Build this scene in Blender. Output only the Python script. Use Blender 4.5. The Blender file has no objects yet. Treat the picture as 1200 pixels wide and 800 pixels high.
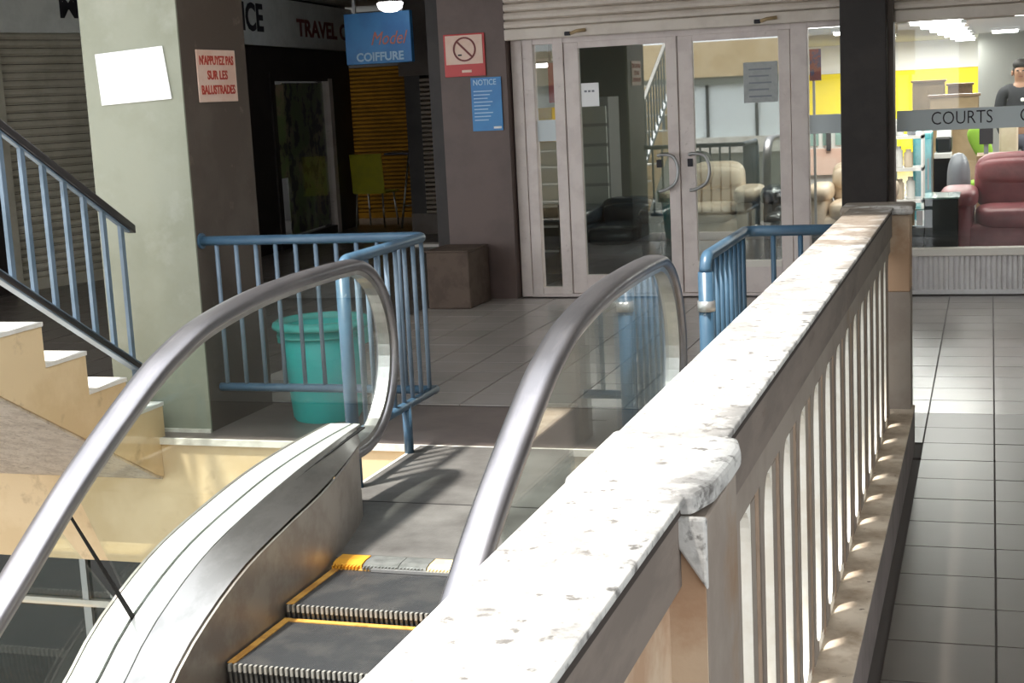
import bpy, bmesh, math, random
from mathutils import Vector, Matrix, Euler
random.seed(7)
sc = bpy.context.scene
COL = sc.collection

# ---------------------------------------------------------------- camera
def cam_basis(a, b, c):
    cy, sy, cp, sp, cr, sr = math.cos(a), math.sin(a), math.cos(b), math.sin(b), math.cos(c), math.sin(c)
    F = Vector((sy*cp, cy*cp, -sp)); r = Vector((cy, -sy, 0)); d = F.cross(r)
    return r*cr + d*sr, -r*sr + d*cr, F
r_, d_, f_ = cam_basis(-0.31974514, 0.16562919, 0.05055189)
cd = bpy.data.cameras.new('camera'); cam = bpy.data.objects.new('camera', cd); COL.objects.link(cam)
m = Matrix((r_, -d_, -f_)).transposed().to_4x4(); m.translation = Vector((0, 0, 1.6))
cam.matrix_world = m; cd.sensor_width = 36; cd.lens = 1717.638/1200*36; cd.clip_start = .02; cd.clip_end = 200
sc.camera = cam

# ---------------------------------------------------------------- world, sun, exposure
w = bpy.data.worlds.new('world'); sc.world = w; w.use_nodes = True
bg = w.node_tree.nodes['Background']; bg.inputs[0].default_value = (.93, .97, 1.0, 1); bg.inputs[1].default_value = 2.3
sd = bpy.data.lights.new('sun', 'SUN'); sun = bpy.data.objects.new('sun', sd); COL.objects.link(sun)
sd.energy = 7.0; sd.angle = math.radians(3); sd.color = (1, .95, .87)
sun.rotation_euler = Vector((.23, .30, -1)).to_track_quat('-Z', 'Y').to_euler(); sun.location = (-4, -3, 8)
sc.view_settings.view_transform = 'Standard'; sc.view_settings.look = 'None'
sc.view_settings.gamma = 1; sc.view_settings.use_curve_mapping = False
sc.view_settings.exposure = 0.36
try:
    sc.cycles.max_bounces = 8; sc.cycles.transparent_max_bounces = 24; sc.cycles.use_denoising = True
    sc.cycles.caustics_reflective = False; sc.cycles.caustics_refractive = False; sc.cycles.sample_clamp_indirect = 6
except Exception: pass

# ---------------------------------------------------------------- materials
def mat(name, c1, c2=None, scale=4, rough=.6, metal=0, bump=0, bscale=40, lo=.45, hi=.6, rnd=0, spec=.5, stretch=(1, 1, 1),
        c3=None, scale3=14, lo3=.6, hi3=.68, coat=0, emit=None, estr=0, ribs=0, ribaxis='X'):
    m = bpy.data.materials.new(name); m.use_nodes = True
    nt = m.node_tree; N = nt.nodes; L = nt.links; b = N['Principled BSDF']
    b.inputs['Base Color'].default_value = (*c1, 1); b.inputs['Roughness'].default_value = rough
    b.inputs['Metallic'].default_value = metal; b.inputs['Specular IOR Level'].default_value = spec
    b.inputs['Coat Weight'].default_value = coat
    if emit: b.inputs['Emission Color'].default_value = (*emit, 1); b.inputs['Emission Strength'].default_value = estr
    g = N.new('ShaderNodeNewGeometry'); mp = N.new('ShaderNodeMapping'); L.new(g.outputs['Position'], mp.inputs[0])
    mp.inputs['Scale'].default_value = stretch
    out = None
    def noise(s, lo, hi, det=6):
        n = N.new('ShaderNodeTexNoise'); n.inputs['Scale'].default_value = s; n.inputs['Detail'].default_value = det
        n.inputs['Roughness'].default_value = .62; L.new(mp.outputs[0], n.inputs[0])
        r = N.new('ShaderNodeMapRange'); r.inputs[1].default_value = lo; r.inputs[2].default_value = hi
        L.new(n.outputs[0], r.inputs[0]); return r.outputs[0]
    if c2:
        x = N.new('ShaderNodeMix'); x.data_type = 'RGBA'; L.new(noise(scale, lo, hi), x.inputs[0])
        x.inputs[6].default_value = (*c1, 1); x.inputs[7].default_value = (*c2, 1); out = x.outputs[2]
        if c3:
            y = N.new('ShaderNodeMix'); y.data_type = 'RGBA'; L.new(noise(scale3, lo3, hi3, 8), y.inputs[0])
            L.new(out, y.inputs[6]); y.inputs[7].default_value = (*c3, 1); out = y.outputs[2]
    if rnd:
        oi = N.new('ShaderNodeObjectInfo'); hs = N.new('ShaderNodeHueSaturation')
        r = N.new('ShaderNodeMapRange'); r.inputs[3].default_value = 1-rnd; r.inputs[4].default_value = 1+rnd
        L.new(oi.outputs['Random'], r.inputs[0]); L.new(r.outputs[0], hs.inputs['Value'])
        if out: L.new(out, hs.inputs['Color'])
        else: hs.inputs['Color'].default_value = (*c1, 1)
        out = hs.outputs[0]
    if out: L.new(out, b.inputs['Base Color'])
    h = None
    if bump:
        n = N.new('ShaderNodeTexNoise'); n.inputs['Scale'].default_value = bscale; n.inputs['Detail'].default_value = 5
        L.new(mp.outputs[0], n.inputs[0]); h = n.outputs[0]
    if ribs:
        wv = N.new('ShaderNodeTexWave'); wv.bands_direction = ribaxis; wv.inputs['Scale'].default_value = ribs
        wv.wave_profile = 'SIN'; L.new(g.outputs['Position'], wv.inputs[0]); h = wv.outputs[0]
    if h:
        bp = N.new('ShaderNodeBump'); bp.inputs['Strength'].default_value = bump or .5; bp.inputs['Distance'].default_value = .004
        L.new(h, bp.inputs['Height']); L.new(bp.outputs[0], b.inputs['Normal'])
    return m

def glassmat(name, tint, refl=1.0, ior=1.5):
    m = bpy.data.materials.new(name); m.use_nodes = True; nt = m.node_tree; N = nt.nodes; L = nt.links
    N.remove(N['Principled BSDF'])
    t = N.new('ShaderNodeBsdfTransparent'); t.inputs[0].default_value = (*tint, 1)
    g = N.new('ShaderNodeBsdfGlossy'); g.inputs['Roughness'].default_value = .015
    g.inputs[0].default_value = (refl, refl, refl, 1)
    r0 = ((ior-1)/(ior+1))**2
    ge = N.new('ShaderNodeNewGeometry'); dt = N.new('ShaderNodeVectorMath'); dt.operation = 'DOT_PRODUCT'
    L.new(ge.outputs['Incoming'], dt.inputs[0]); L.new(ge.outputs['Normal'], dt.inputs[1])
    def mth(op, a, b_=None):
        q = N.new('ShaderNodeMath'); q.operation = op
        for i_, v_ in enumerate((a, b_)):
            if v_ is None: continue
            if isinstance(v_, (int, float)): q.inputs[i_].default_value = v_
            else: L.new(v_, q.inputs[i_])
        return q.outputs[0]
    fr_ = mth('ADD', mth('MULTIPLY', mth('POWER', mth('SUBTRACT', 1.0, mth('ABSOLUTE', dt.outputs['Value'])), 5.0), 1-r0), r0)
    x = N.new('ShaderNodeMixShader'); L.new(fr_, x.inputs[0]); L.new(t.outputs[0], x.inputs[1]); L.new(g.outputs[0], x.inputs[2])
    L.new(x.outputs[0], N['Material Output'].inputs[0]); return m

M = {}
M['glass'] = glassmat('clear_glass', (.93, .97, .95)); M['door_glass'] = glassmat('door_glass', (.86, .90, .88), ior=2.7); M['shop_glass'] = glassmat('shop_glass', (.96, .98, .97), ior=1.45)
M['dark_glass'] = glassmat('dark_glass', (.20, .30, .28), ior=1.7)
M['green_paint'] = mat('green_paint', (.285, .295, .235), (.25, .26, .20), 1.5, .75, c3=(.33, .335, .28), scale3=4, lo3=.55, hi3=.75, bump=.15)
M['brown_paint'] = mat('brown_paint', (.085, .062, .05), (.11, .085, .07), 2, .6, c3=(.16, .12, .10), scale3=9, lo3=.62, hi3=.72)
M['pillar_brown'] = mat('pillar_brown', (.13, .088, .078), (.105, .072, .064), 2, .5, bump=.1)
M['black_paint'] = mat('black_paint', (.030, .023, .021), (.02, .015, .014), 3, .45, spec=.3)
M['cream_wall'] = mat('cream_wall', (.78, .60, .37), (.70, .52, .30), 2.5, .85, c3=(.42, .29, .17), scale3=6, lo3=.60, hi3=.78, bump=.3)
M['cream_inner'] = mat('cream_inner', (.80, .64, .42), (.72, .56, .35), 2.5, .85, c3=(.42, .28, .17), scale3=4, lo3=.6, hi3=.78, bump=.3)
M['white_edge'] = mat('white_edge', (.80, .77, .70), (.66, .62, .55), 8, .6)
M['rough_plaster'] = mat('rough_plaster', (.74, .67, .58), (.60, .53, .45), 14, .95, bump=1.0, bscale=60, stretch=(.8, 1, 1), c3=(.44, .38, .32), scale3=40, lo3=.56, hi3=.66)
M['tread'] = mat('tread_marble', (.82, .80, .76), (.74, .71, .66), 6, .45)
M['coping'] = mat('coping_concrete', (.55, .54, .52), (.27, .262, .252), 8, .9, bump=1, bscale=50, lo=.49, hi=.61, spec=.3, c3=(.145, .137, .13), scale3=34, lo3=.55, hi3=.66)
def dirt_towards(m, y0, y1, c):      # grime that thickens along the rail towards its far post
    nt = m.node_tree; N = nt.nodes; L = nt.links; b = N['Principled BSDF']; src = b.inputs['Base Color'].links[0].from_socket
    g = N.new('ShaderNodeNewGeometry'); sp = N.new('ShaderNodeSeparateXYZ'); L.new(g.outputs['Position'], sp.inputs[0])
    r = N.new('ShaderNodeMapRange'); r.inputs[1].default_value = y0; r.inputs[2].default_value = y1; r.inputs[4].default_value = .5; L.new(sp.outputs[1], r.inputs[0])
    n = N.new('ShaderNodeTexNoise'); n.inputs['Scale'].default_value = 7; n.inputs['Detail'].default_value = 7; L.new(g.outputs['Position'], n.inputs[0])
    a = N.new('ShaderNodeMath'); a.operation = 'ADD'; L.new(r.outputs[0], a.inputs[0]); L.new(n.outputs[0], a.inputs[1])
    q = N.new('ShaderNodeMapRange'); q.inputs[1].default_value = .72; q.inputs[2].default_value = .98; q.inputs[4].default_value = .85; L.new(a.outputs[0], q.inputs[0])
    x = N.new('ShaderNodeMix'); x.data_type = 'RGBA'; L.new(q.outputs[0], x.inputs[0]); L.new(src, x.inputs[6]); x.inputs[7].default_value = (*c, 1)
    L.new(x.outputs[2], b.inputs['Base Color'])
dirt_towards(M['coping'], 3.2, 6.0, (.17, .13, .095))
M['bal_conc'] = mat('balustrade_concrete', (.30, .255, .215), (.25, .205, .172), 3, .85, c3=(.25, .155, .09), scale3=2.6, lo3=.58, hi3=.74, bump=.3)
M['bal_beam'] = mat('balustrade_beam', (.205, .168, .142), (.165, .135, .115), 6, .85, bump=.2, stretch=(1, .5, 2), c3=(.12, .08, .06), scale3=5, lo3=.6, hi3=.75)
M['bal_rust'] = mat('balustrade_rust', (.42, .27, .17), (.55, .42, .30), 4, .85, c3=(.14, .075, .05), scale3=11, lo3=.68, hi3=.74, bump=.3)
M['bal_sunlit'] = mat('balustrade_slat', (.88, .84, .76), (.80, .74, .64), 8, .8)  # sun on the slot jambs put into the pale colour
M['slat_tan'] = mat('slat_tan', (.42, .30, .215), (.34, .24, .17), 12, .85)
M['gap_shadow'] = mat('gap_shadow', (.04, .03, .025), rough=.9)
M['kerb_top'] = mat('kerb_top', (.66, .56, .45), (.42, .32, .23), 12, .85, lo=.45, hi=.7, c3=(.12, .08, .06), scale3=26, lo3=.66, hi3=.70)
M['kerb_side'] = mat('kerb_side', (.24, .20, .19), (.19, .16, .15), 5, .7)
M['steel'] = mat('brushed_steel', (.50, .49, .48), (.42, .41, .40), 12, .36, metal=1, stretch=(1, .4, 1))
M['deck_steel'] = mat('deck_steel', (.78, .77, .75), (.70, .69, .67), 8, .5, metal=.3)
M['steel_side'] = mat('skirt_steel', (.42, .39, .36), (.34, .30, .27), 6, .42, metal=.8)
M['plate'] = mat('landing_plate', (.20, .195, .185), (.10, .095, .09), 2.4, .5, metal=.2, bump=.3, bscale=120, lo=.36, hi=.62)
M['rubber'] = mat('handrail_rubber', (.25, .245, .265), (.31, .30, .32), 6, .38, metal=1, stretch=(3, .4, 1))
M['dark_gap'] = mat('dark_gap', (.012, .011, .011), rough=.8)
M['steptread'] = mat('step_tread', (.05, .053, .057), (.075, .075, .075), 8, .5, metal=.3, ribs=55, bump=.6)
M['cleat'] = mat('step_cleat', (.16, .16, .155), (.08, .08, .08), 20, .4, metal=.6)
M['cleat_tip'] = mat('cleat_tip', (.55, .54, .50), rough=.4, metal=.6)
M['yellow_line'] = mat('step_line', (.62, .33, .07), (.42, .20, .04), 14, .55)
M['orange'] = mat('comb_orange', (.72, .34, .03), (.60, .26, .02), 10, .45)
M['comb_cream'] = mat('comb_cream', (.80, .66, .40), (.72, .55, .28), 10, .5)
M['comb_metal'] = mat('comb_metal', (.30, .31, .30), (.22, .23, .22), 20, .4, metal=.6)
M['blue_rail'] = mat('blue_rail_paint', (.045, .10, .165), (.06, .125, .195), 6, .34, c3=(.30, .33, .36), scale3=30, lo3=.68, hi3=.72)
M['blue_grey'] = mat('blue_grey_paint', (.145, .20, .265), (.11, .16, .215), 6, .35)
M['black_rail'] = mat('black_rail', (.03, .026, .027), rough=.3)
M['teal'] = mat('teal_plastic', (.012, .47, .45), (.02, .52, .49), 3, .42)
M['teal_rim'] = mat('teal_rim', (.05, .44, .40), rough=.45)
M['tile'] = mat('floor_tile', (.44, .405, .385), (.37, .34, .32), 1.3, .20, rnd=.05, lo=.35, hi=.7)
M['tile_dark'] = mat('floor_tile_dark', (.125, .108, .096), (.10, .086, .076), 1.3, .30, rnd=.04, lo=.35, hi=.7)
M['grout'] = mat('grout', (.10, .085, .08), rough=.7)
M['screed'] = mat('screed', (.20, .165, .15), (.16, .13, .12), 3, .4)
M['ceiling'] = mat('ceiling_paint', (.72, .71, .66), (.66, .65, .60), 2, .85)
M['frame'] = mat('door_frame', (.78, .69, .655), (.70, .61, .58), 5, .5, c3=(.50, .42, .38), scale3=12, lo3=.64, hi3=.74)
M['shutter'] = mat('shutter_slat', (.74, .66, .585), (.66, .58, .51), 4, .5)
M['shutter2'] = mat('shutter_grey', (.52, .485, .40), (.44, .41, .33), 3, .5)
M['shutter_brown'] = mat('shutter_brown', (.13, .058, .003), (.10, .045, .002), 3, .9, spec=.08)
M['shutter_narrow'] = mat('shutter_narrow', (.24, .19, .15), rough=.6)
M['knee'] = mat('knee_panel', (.80, .77, .76), (.73, .70, .69), 6, .55)
M['knee_top'] = mat('knee_sill', (.82, .77, .70), rough=.5)
M['block'] = mat('concrete_block', (.12, .085, .065), (.09, .062, .048), 8, .85, bump=.5)
M['white'] = mat('white_paint', (.82, .82, .80), rough=.5)
M['paper'] = mat('paper', (.95, .95, .95), rough=.8)
M['sign_white'] = mat('sign_white', (.74, .76, .74), (.66, .68, .66), 4, .5)
M['sign_blue'] = mat('sign_blue', (.04, .25, .58), (.03, .19, .50), 2, .4)
M['sign_pink'] = mat('sign_pink', (.82, .60, .50), (.78, .52, .42), 6, .55)
M['sign_red'] = mat('sign_red', (.55, .035, .035), rough=.4)
M['ink_red'] = mat('ink_red', (.45, .05, .03), rough=.6)
M['ink_black'] = mat('ink_black', (.015, .013, .02), rough=.6)
M['ink_dark_red'] = mat('ink_dark_red', (.20, .04, .04), rough=.6)
M['ink_orange'] = mat('ink_orange', (.62, .22, .16), rough=.6)
M['ink_pale'] = mat('ink_pale', (.45, .66, .85), rough=.6)
M['yellow_chair'] = mat('yellow_plastic', (.60, .56, .04), (.52, .49, .04), 4, .5)
M['chair_metal'] = mat('chair_metal', (.42, .42, .42), rough=.35, metal=.6)
M['table_top'] = mat('table_top', (.10, .10, .15), rough=.4)
M['maroon'] = mat('maroon_leather', (.30, .075, .085), (.24, .055, .065), 7, .42, bump=.2, bscale=18)
M['black_leather'] = mat('black_leather', (.022, .032, .042), (.035, .05, .06), 6, .22, bump=.2, bscale=18)
M['cream_leather'] = mat('cream_leather', (.66, .55, .42), (.60, .48, .35), 6, .45, bump=.2, bscale=18)
M['black_gloss'] = mat('black_gloss', (.012, .014, .016), rough=.18)
M['glass_top'] = mat('glass_top', (.25, .40, .36), rough=.1)
M['yellow_wall'] = mat('yellow_wall', (.88, .70, .02), rough=.7)
M['show_wall'] = mat('showroom_wall', (.60, .62, .58), rough=.7)
M['show_ceiling'] = mat('showroom_ceiling', (.42, .42, .35), rough=.8)
M['show_floor'] = mat('showroom_floor', (.16, .14, .15), rough=.25)
M['cardboard'] = mat('cardboard', (.50, .36, .20), (.42, .30, .16), 4, .8)
M['wood'] = mat('wood_brown', (.30, .18, .09), (.24, .13, .06), 6, .5, stretch=(1, 1, .2))
M['teal_door'] = mat('teal_door', (.04, .42, .50), (.20, .62, .66), 5, .35, lo=.4, hi=.6)
M['green_cloth'] = mat('green_cloth', (.28, .52, .04), rough=.8)
M['grey_plastic'] = mat('grey_plastic', (.22, .24, .27), rough=.4)
M['tube'] = mat('lit_tube', (1, 1, 1), emit=(1, .98, .95), estr=9)
M['lamp'] = mat('lit_dome', (1, 1, 1), emit=(1, .97, 1), estr=4)
M['sticker'] = mat('frosted_band', (.62, .68, .70), rough=.5)
M['skin'] = mat('skin', (.28, .15, .09), rough=.5)
M['hair'] = mat('hair', (.012, .009, .008), rough=.6)
M['shirt'] = mat('black_shirt', (.015, .016, .02), rough=.8)
M['trousers'] = mat('trousers', (.05, .05, .07), rough=.8)
M['poster_purple'] = mat('poster_purple', (.07, .06, .14), (.22, .06, .06), 9, .4, lo=.5, hi=.55)
M['poster_mixed'] = mat('door_posters', (.20, .27, .10), (.45, .34, .22), 2.5, .4, c3=(.03, .03, .03), scale3=5, lo3=.5, hi3=.56)
M['lower_wall'] = mat('lower_wall', (.05, .07, .07), rough=.3)
M['pink_cloth'] = mat('pink_cloth', (.62, .12, .16), rough=.7)
M['amber'] = mat('amber_box', (.75, .48, .03), rough=.6)
M['opp_window'] = mat('far_window', (.86, .92, .94), rough=.3)  # sky reflected in the panes put into the pale colour
M['opp_grey'] = mat('far_grey', (.22, .23, .20), rough=.7)

# ---------------------------------------------------------------- geometry helpers
class MB:
    def __init__(s): s.bm = bmesh.new()
    def _add(s, vs, fs):
        v = [s.bm.verts.new(p) for p in vs]
        for f in fs:
            try: s.bm.faces.new([v[i] for i in f])
            except ValueError: pass
        return s
    def box(s, x0, x1, y0, y1, z0, z1):
        return s._add([(x, y, z) for x in (x0, x1) for y in (y0, y1) for z in (z0, z1)],
                      [(0, 1, 3, 2), (4, 6, 7, 5), (0, 4, 5, 1), (2, 3, 7, 6), (0, 2, 6, 4), (1, 5, 7, 3)])
    def prism(s, poly, a, b, axis='X'):
        n = len(poly)
        def P(u, v, t):
            return {'X': (t, u, v), 'Y': (u, t, v), 'Z': (u, v, t)}[axis]
        vs = [P(u, v, a) for u, v in poly] + [P(u, v, b) for u, v in poly]
        return s._add(vs, [tuple(range(n)), tuple(range(2*n-1, n-1, -1))] + [(i, (i+1) % n, n+(i+1) % n, n+i) for i in range(n)])
    def tube(s, pts, r, n=10, cap=True, taper=None, sq=1.0):
        pts = [Vector(p) for p in pts]; rings = []
        up = None
        for i, p in enumerate(pts):
            t = ((pts[min(i+1, len(pts)-1)] - p).normalized() + (p - pts[max(i-1, 0)]).normalized()).normalized()
            if up is None:
                up = t.orthogonal().normalized()
            else:
                up = (up - t*up.dot(t)).normalized()
            sd = t.cross(up); rr = r if taper is None else taper[i]
            rings.append([s.bm.verts.new(p + (up*math.cos(a) + sd*math.sin(a)*sq)*rr) for a in [2*math.pi*k/n for k in range(n)]])
        for a, b in zip(rings, rings[1:]):
            for k in range(n):
                s.bm.faces.new((a[k], a[(k+1) % n], b[(k+1) % n], b[k]))
        if cap: s.bm.faces.new(rings[0][::-1]); s.bm.faces.new(rings[-1])
        return s
    def lathe(s, prof, c=(0, 0, 0), n=28, caps=True):
        rings = [[s.bm.verts.new((c[0]+r*math.cos(2*math.pi*k/n), c[1]+r*math.sin(2*math.pi*k/n), c[2]+z)) for k in range(n)] for r, z in prof]
        for a, b in zip(rings, rings[1:]):
            for k in range(n): s.bm.faces.new((a[k], a[(k+1) % n], b[(k+1) % n], b[k]))
        if caps: s.bm.faces.new(rings[0][::-1]); s.bm.faces.new(rings[-1])
        return s
    def blob(s, c, r, pw=.55, n=16, k=10):
        vs = []
        sg = lambda v: math.copysign(abs(v)**pw, v)
        rings = []
        for i in range(k+1):
            p = -math.pi/2 + math.pi*i/k
            rings.append([s.bm.verts.new((c[0]+r[0]*sg(math.cos(p))*sg(math.cos(2*math.pi*j/n)), c[1]+r[1]*sg(math.cos(p))*sg(math.sin(2*math.pi*j/n)), c[2]+r[2]*sg(math.sin(p)))) for j in range(n)])
        for a, b in zip(rings, rings[1:]):
            for j in range(n): s.bm.faces.new((a[j], a[(j+1) % n], b[(j+1) % n], b[j]))
        return s
    def sweep(s, path, prof):   # path: list of (y,z); prof: closed list of (x, offset along normal)
        rings = []; L = len(path)
        for i, (y, z) in enumerate(path):
            a = path[max(i-1, 0)]; b = path[min(i+1, L-1)]
            t = Vector((b[0]-a[0], b[1]-a[1])).normalized(); nrm = Vector((-t.y, t.x))
            rings.append([s.bm.verts.new((x, y+nrm.x*o, z+nrm.y*o)) for x, o in prof])
        n = len(prof)
        for a, b in zip(rings, rings[1:]):
            for k in range(n): s.bm.faces.new((a[k], a[(k+1) % n], b[(k+1) % n], b[k]))
        s.bm.faces.new(rings[0][::-1]); s.bm.faces.new(rings[-1]); return s
    def build(s, name, m, parent=None, bevel=0, smooth=False, off=None, kind=None, label=None, merge=False):
        if merge: bmesh.ops.remove_doubles(s.bm, verts=s.bm.verts, dist=1e-5)
        bmesh.ops.recalc_face_normals(s.bm, faces=s.bm.faces)
        if off is None and parent is not None:
            root = parent
            while root.parent: root = root.parent
            off = root.location if root.rotation_euler.z == 0 else None
        if off is not None and parent is not None:
            for v in s.bm.verts: v.co -= Vector(off)
        me = bpy.data.meshes.new(name); s.bm.to_mesh(me); s.bm.free()
        if smooth:
            for p in me.polygons: p.use_smooth = True
        me.materials.append(m)
        o = bpy.data.objects.new(name, me); COL.objects.link(o)
        if parent is not None: o.parent = parent
        if bevel:
            bv = o.modifiers.new('bevel', 'BEVEL'); bv.width = bevel; bv.segments = 2; bv.limit_method = 'ANGLE'
        if kind: o['kind'] = kind
        if label: o['label'] = label
        return o

def tag(o, label, cat, group=None):
    o['label'] = label; o['category'] = cat
    if group: o['group'] = group
    return o
def thing(name, label, cat, loc=(0, 0, 0), rz=0, group=None):
    o = bpy.data.objects.new(name, None); COL.objects.link(o); o.location = loc; o.rotation_euler = (0, 0, rz)
    o.empty_display_size = .1
    return tag(o, label, cat, group)
def struct(name, loc=(0, 0, 0), rz=0, label=None):
    o = bpy.data.objects.new(name, None); COL.objects.link(o); o.location = loc; o.rotation_euler = (0, 0, rz); o['kind'] = 'structure'
    if label: o['label'] = label
    return o
def BX(name, m, parent, b, bevel=0, **k): return MB().box(*b).build(name, m, parent, bevel=bevel, **k)
def dup(o, parent, loc): c = o.copy(); COL.objects.link(c); c.parent = parent; c.location = loc; return c
def text(name, s, size, loc, rot, m, parent=None, ext=.002, xs=1, shear=0, bold=0):
    cu = bpy.data.curves.new(name, 'FONT'); cu.body = s; cu.size = size; cu.extrude = ext; cu.align_x = 'CENTER'; cu.align_y = 'CENTER'
    cu.shear = shear; cu.offset = bold; cu.resolution_u = 3
    t = bpy.data.objects.new(name, cu); COL.objects.link(t)
    dg = bpy.context.evaluated_depsgraph_get(); me = bpy.data.meshes.new_from_object(t.evaluated_get(dg))
    bpy.data.objects.remove(t); me.materials.clear(); me.materials.append(m)
    o = bpy.data.objects.new(name, me); COL.objects.link(o); o.rotation_euler = rot; o.scale = (xs, 1, 1)
    if parent is not None: o.parent = parent
    o.location = loc
    return o
def crv(pts, n=6):   # catmull-rom through 2-tuples
    out = []
    for i in range(len(pts)-1):
        p0 = pts[max(i-1, 0)]; p1 = pts[i]; p2 = pts[i+1]; p3 = pts[min(i+2, len(pts)-1)]
        for k in range(n):
            t = k/n
            out.append(tuple(.5*(2*b + (c-a)*t + (2*a-5*b+4*c-d)*t*t + (-a+3*b-3*c+d)*t**3) for a, b, c, d in zip(p0, p1, p2, p3)))
    out.append(pts[-1]); return out
CEIL = 2.85

# ================================================================ STRUCTURE
fl = struct('floor')
b = MB()
b.box(-12, 4, 6.30, 11.24, -.30, -.006)           # upper floor beyond the void
b.box(-.56, 4, -6, 6.26, -.30, -.006)             # corridor at the right of the balustrade
b.box(-12, -4.4, 11.24, 22, -.30, -.006)
b.build('grout_bed', M['grout'], fl)
BX('screed_strip', M['screed'], fl, (-12, -.56, 6.262, 7.10, -.03, 0))
# tiles
def tile_mesh(name, m):
    mb = MB(); g = .0035
    mb.box(g, .3-g, g, .3-g, -.012, 0); return mb
tl = tile_mesh('tile', None).build('tile', M['tile'], fl, off=(0, 0, 0))
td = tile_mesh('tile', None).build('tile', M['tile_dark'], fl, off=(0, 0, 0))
usedl = usedd = False; rest_l = MB(); rest_d = MB(); nt_ = 0
cells = []
for j in range(-22, 60):
    y0 = 5.35 + .3*j
    for i in range(-30, 14):
        x0 = .02 + .3*i
        if y0 > 11.0 and x0 > -3.6: continue
        if y0 > 20 or (y0 > 11.0 and x0 < -8.9): continue
        if x0 > -.6:
            if x0 < -.35 and y0 < 6.5: continue
            cells.append((x0, y0))
        elif y0 >= 7.1-.06: cells.append((x0, y0))
def score(c):
    x, y = c; v = Vector((x+.15, y+.15, -1.6)); z = v.dot(f_)
    if z < 1: return -1
    px = 600 + 1717.6*v.dot(r_)/z; py = 400 + 1717.6*v.dot(d_)/z
    if -30 < px < 1230 and -30 < py < 830:
        hid = (px < 600 and py < 330)
        return (.5 if hid else 1)/z
    return -1
cells.sort(key=lambda c: -score(c))
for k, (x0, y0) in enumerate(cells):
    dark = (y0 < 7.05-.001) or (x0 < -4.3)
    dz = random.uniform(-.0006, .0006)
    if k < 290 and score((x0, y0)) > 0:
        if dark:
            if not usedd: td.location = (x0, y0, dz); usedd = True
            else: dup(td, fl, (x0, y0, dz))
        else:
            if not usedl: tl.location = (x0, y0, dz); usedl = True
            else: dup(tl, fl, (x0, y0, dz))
    else:
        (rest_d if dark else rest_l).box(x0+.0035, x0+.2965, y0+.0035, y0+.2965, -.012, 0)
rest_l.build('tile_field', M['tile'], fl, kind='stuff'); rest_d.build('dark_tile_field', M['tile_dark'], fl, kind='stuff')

# slab edges round the void
s = struct('wall_void_far'); BX('fascia', M['cream_wall'], s, (-12, -.56, 6.26, 6.55, -.66, -.032))
s = struct('trim_1'); BX('slab_nosing', M['white_edge'], s, (-12, -.56, 6.245, 6.262, -.03, .002))
s = struct('wall_void_right'); BX('fascia', M['cream_inner'], s, (-.56, -.40, -6, 6.5, -3.2, -.02))
# ceilings (they carry the storey above)
s = struct('ceiling')
BX('slab', M['ceiling'], s, (-12, 4, 5.42, 22, CEIL, CEIL+.4))
BX('slab', M['ceiling'], s, (-.805, 4, -1.5, 5.42, CEIL, CEIL+.4))
s = struct('wall_right'); BX('plaster', M['show_wall'], s, (2.6, 2.8, 3, 11.2, 0, CEIL))
s = struct('wall_haze_block'); BX('plaster', M['opp_grey'], s, (-.56, 2.8, -6.2, -6, 0, 2.3))  # added low wall, unseen, keeps sky haze out of the shop glass
# lower storey
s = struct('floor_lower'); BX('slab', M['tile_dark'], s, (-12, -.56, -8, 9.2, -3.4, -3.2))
s = struct('wall_lower')
BX('back', M['lower_wall'], s, (-12, -.56, 9.0, 9.2, -3.2, -.66))
BX('soffit', M['opp_grey'], s, (-12, -.56, 6.55, 9.2, -.70, -.66))
s = struct('window_4')
BX('pane', M['dark_glass'], s, (-9, -.6, 7.0, 7.012, -3.1, -.70))
BX('transom', M['knee_top'], s, (-9, -.6, 6.97, 7.03, -1.205, -1.165))
for x in (-8.2, -6.6, -5.02, -3.4, -1.9): BX('mullion', M['chair_metal'], s, (x, x+.05, 6.975, 7.035, -3.2, -1.205), label=None)
for x in (-8.2, -5.02, -1.9): BX('mullion', M['chair_metal'], s, (x, x+.04, 6.975, 7.035, -1.165, -.70))
# facade across the void, behind the viewer (seen only as a reflection in the shop doors)
s = struct('wall_opposite')
BX('beam', M['cream_wall'], s, (-9, -1.2, -3.3, -3.0, 1.75, 2.35))
BX('sill_wall', M['white_edge'], s, (-9, -1.2, -3.3, -2.96, .45, .72))
BX('lintel', M['opp_grey'], s, (-9, -1.2, -3.28, -3.05, 1.62, 1.75))
BX('dado', M['opp_grey'], s, (-9, -1.2, -3.3, -3.05, -3.2, .45))
s = struct('window_5')
for k in range(9):
    BX('pane', M['opp_window'], s, (-8.9+.85*k, -8.1+.85*k, -3.2, -3.15, .72, 1.62))
    BX('mullion', M['ink_black'], s, (-8.1+.85*k, -8.05+.85*k, -3.2, -3.12, .72, 1.62))

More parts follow.
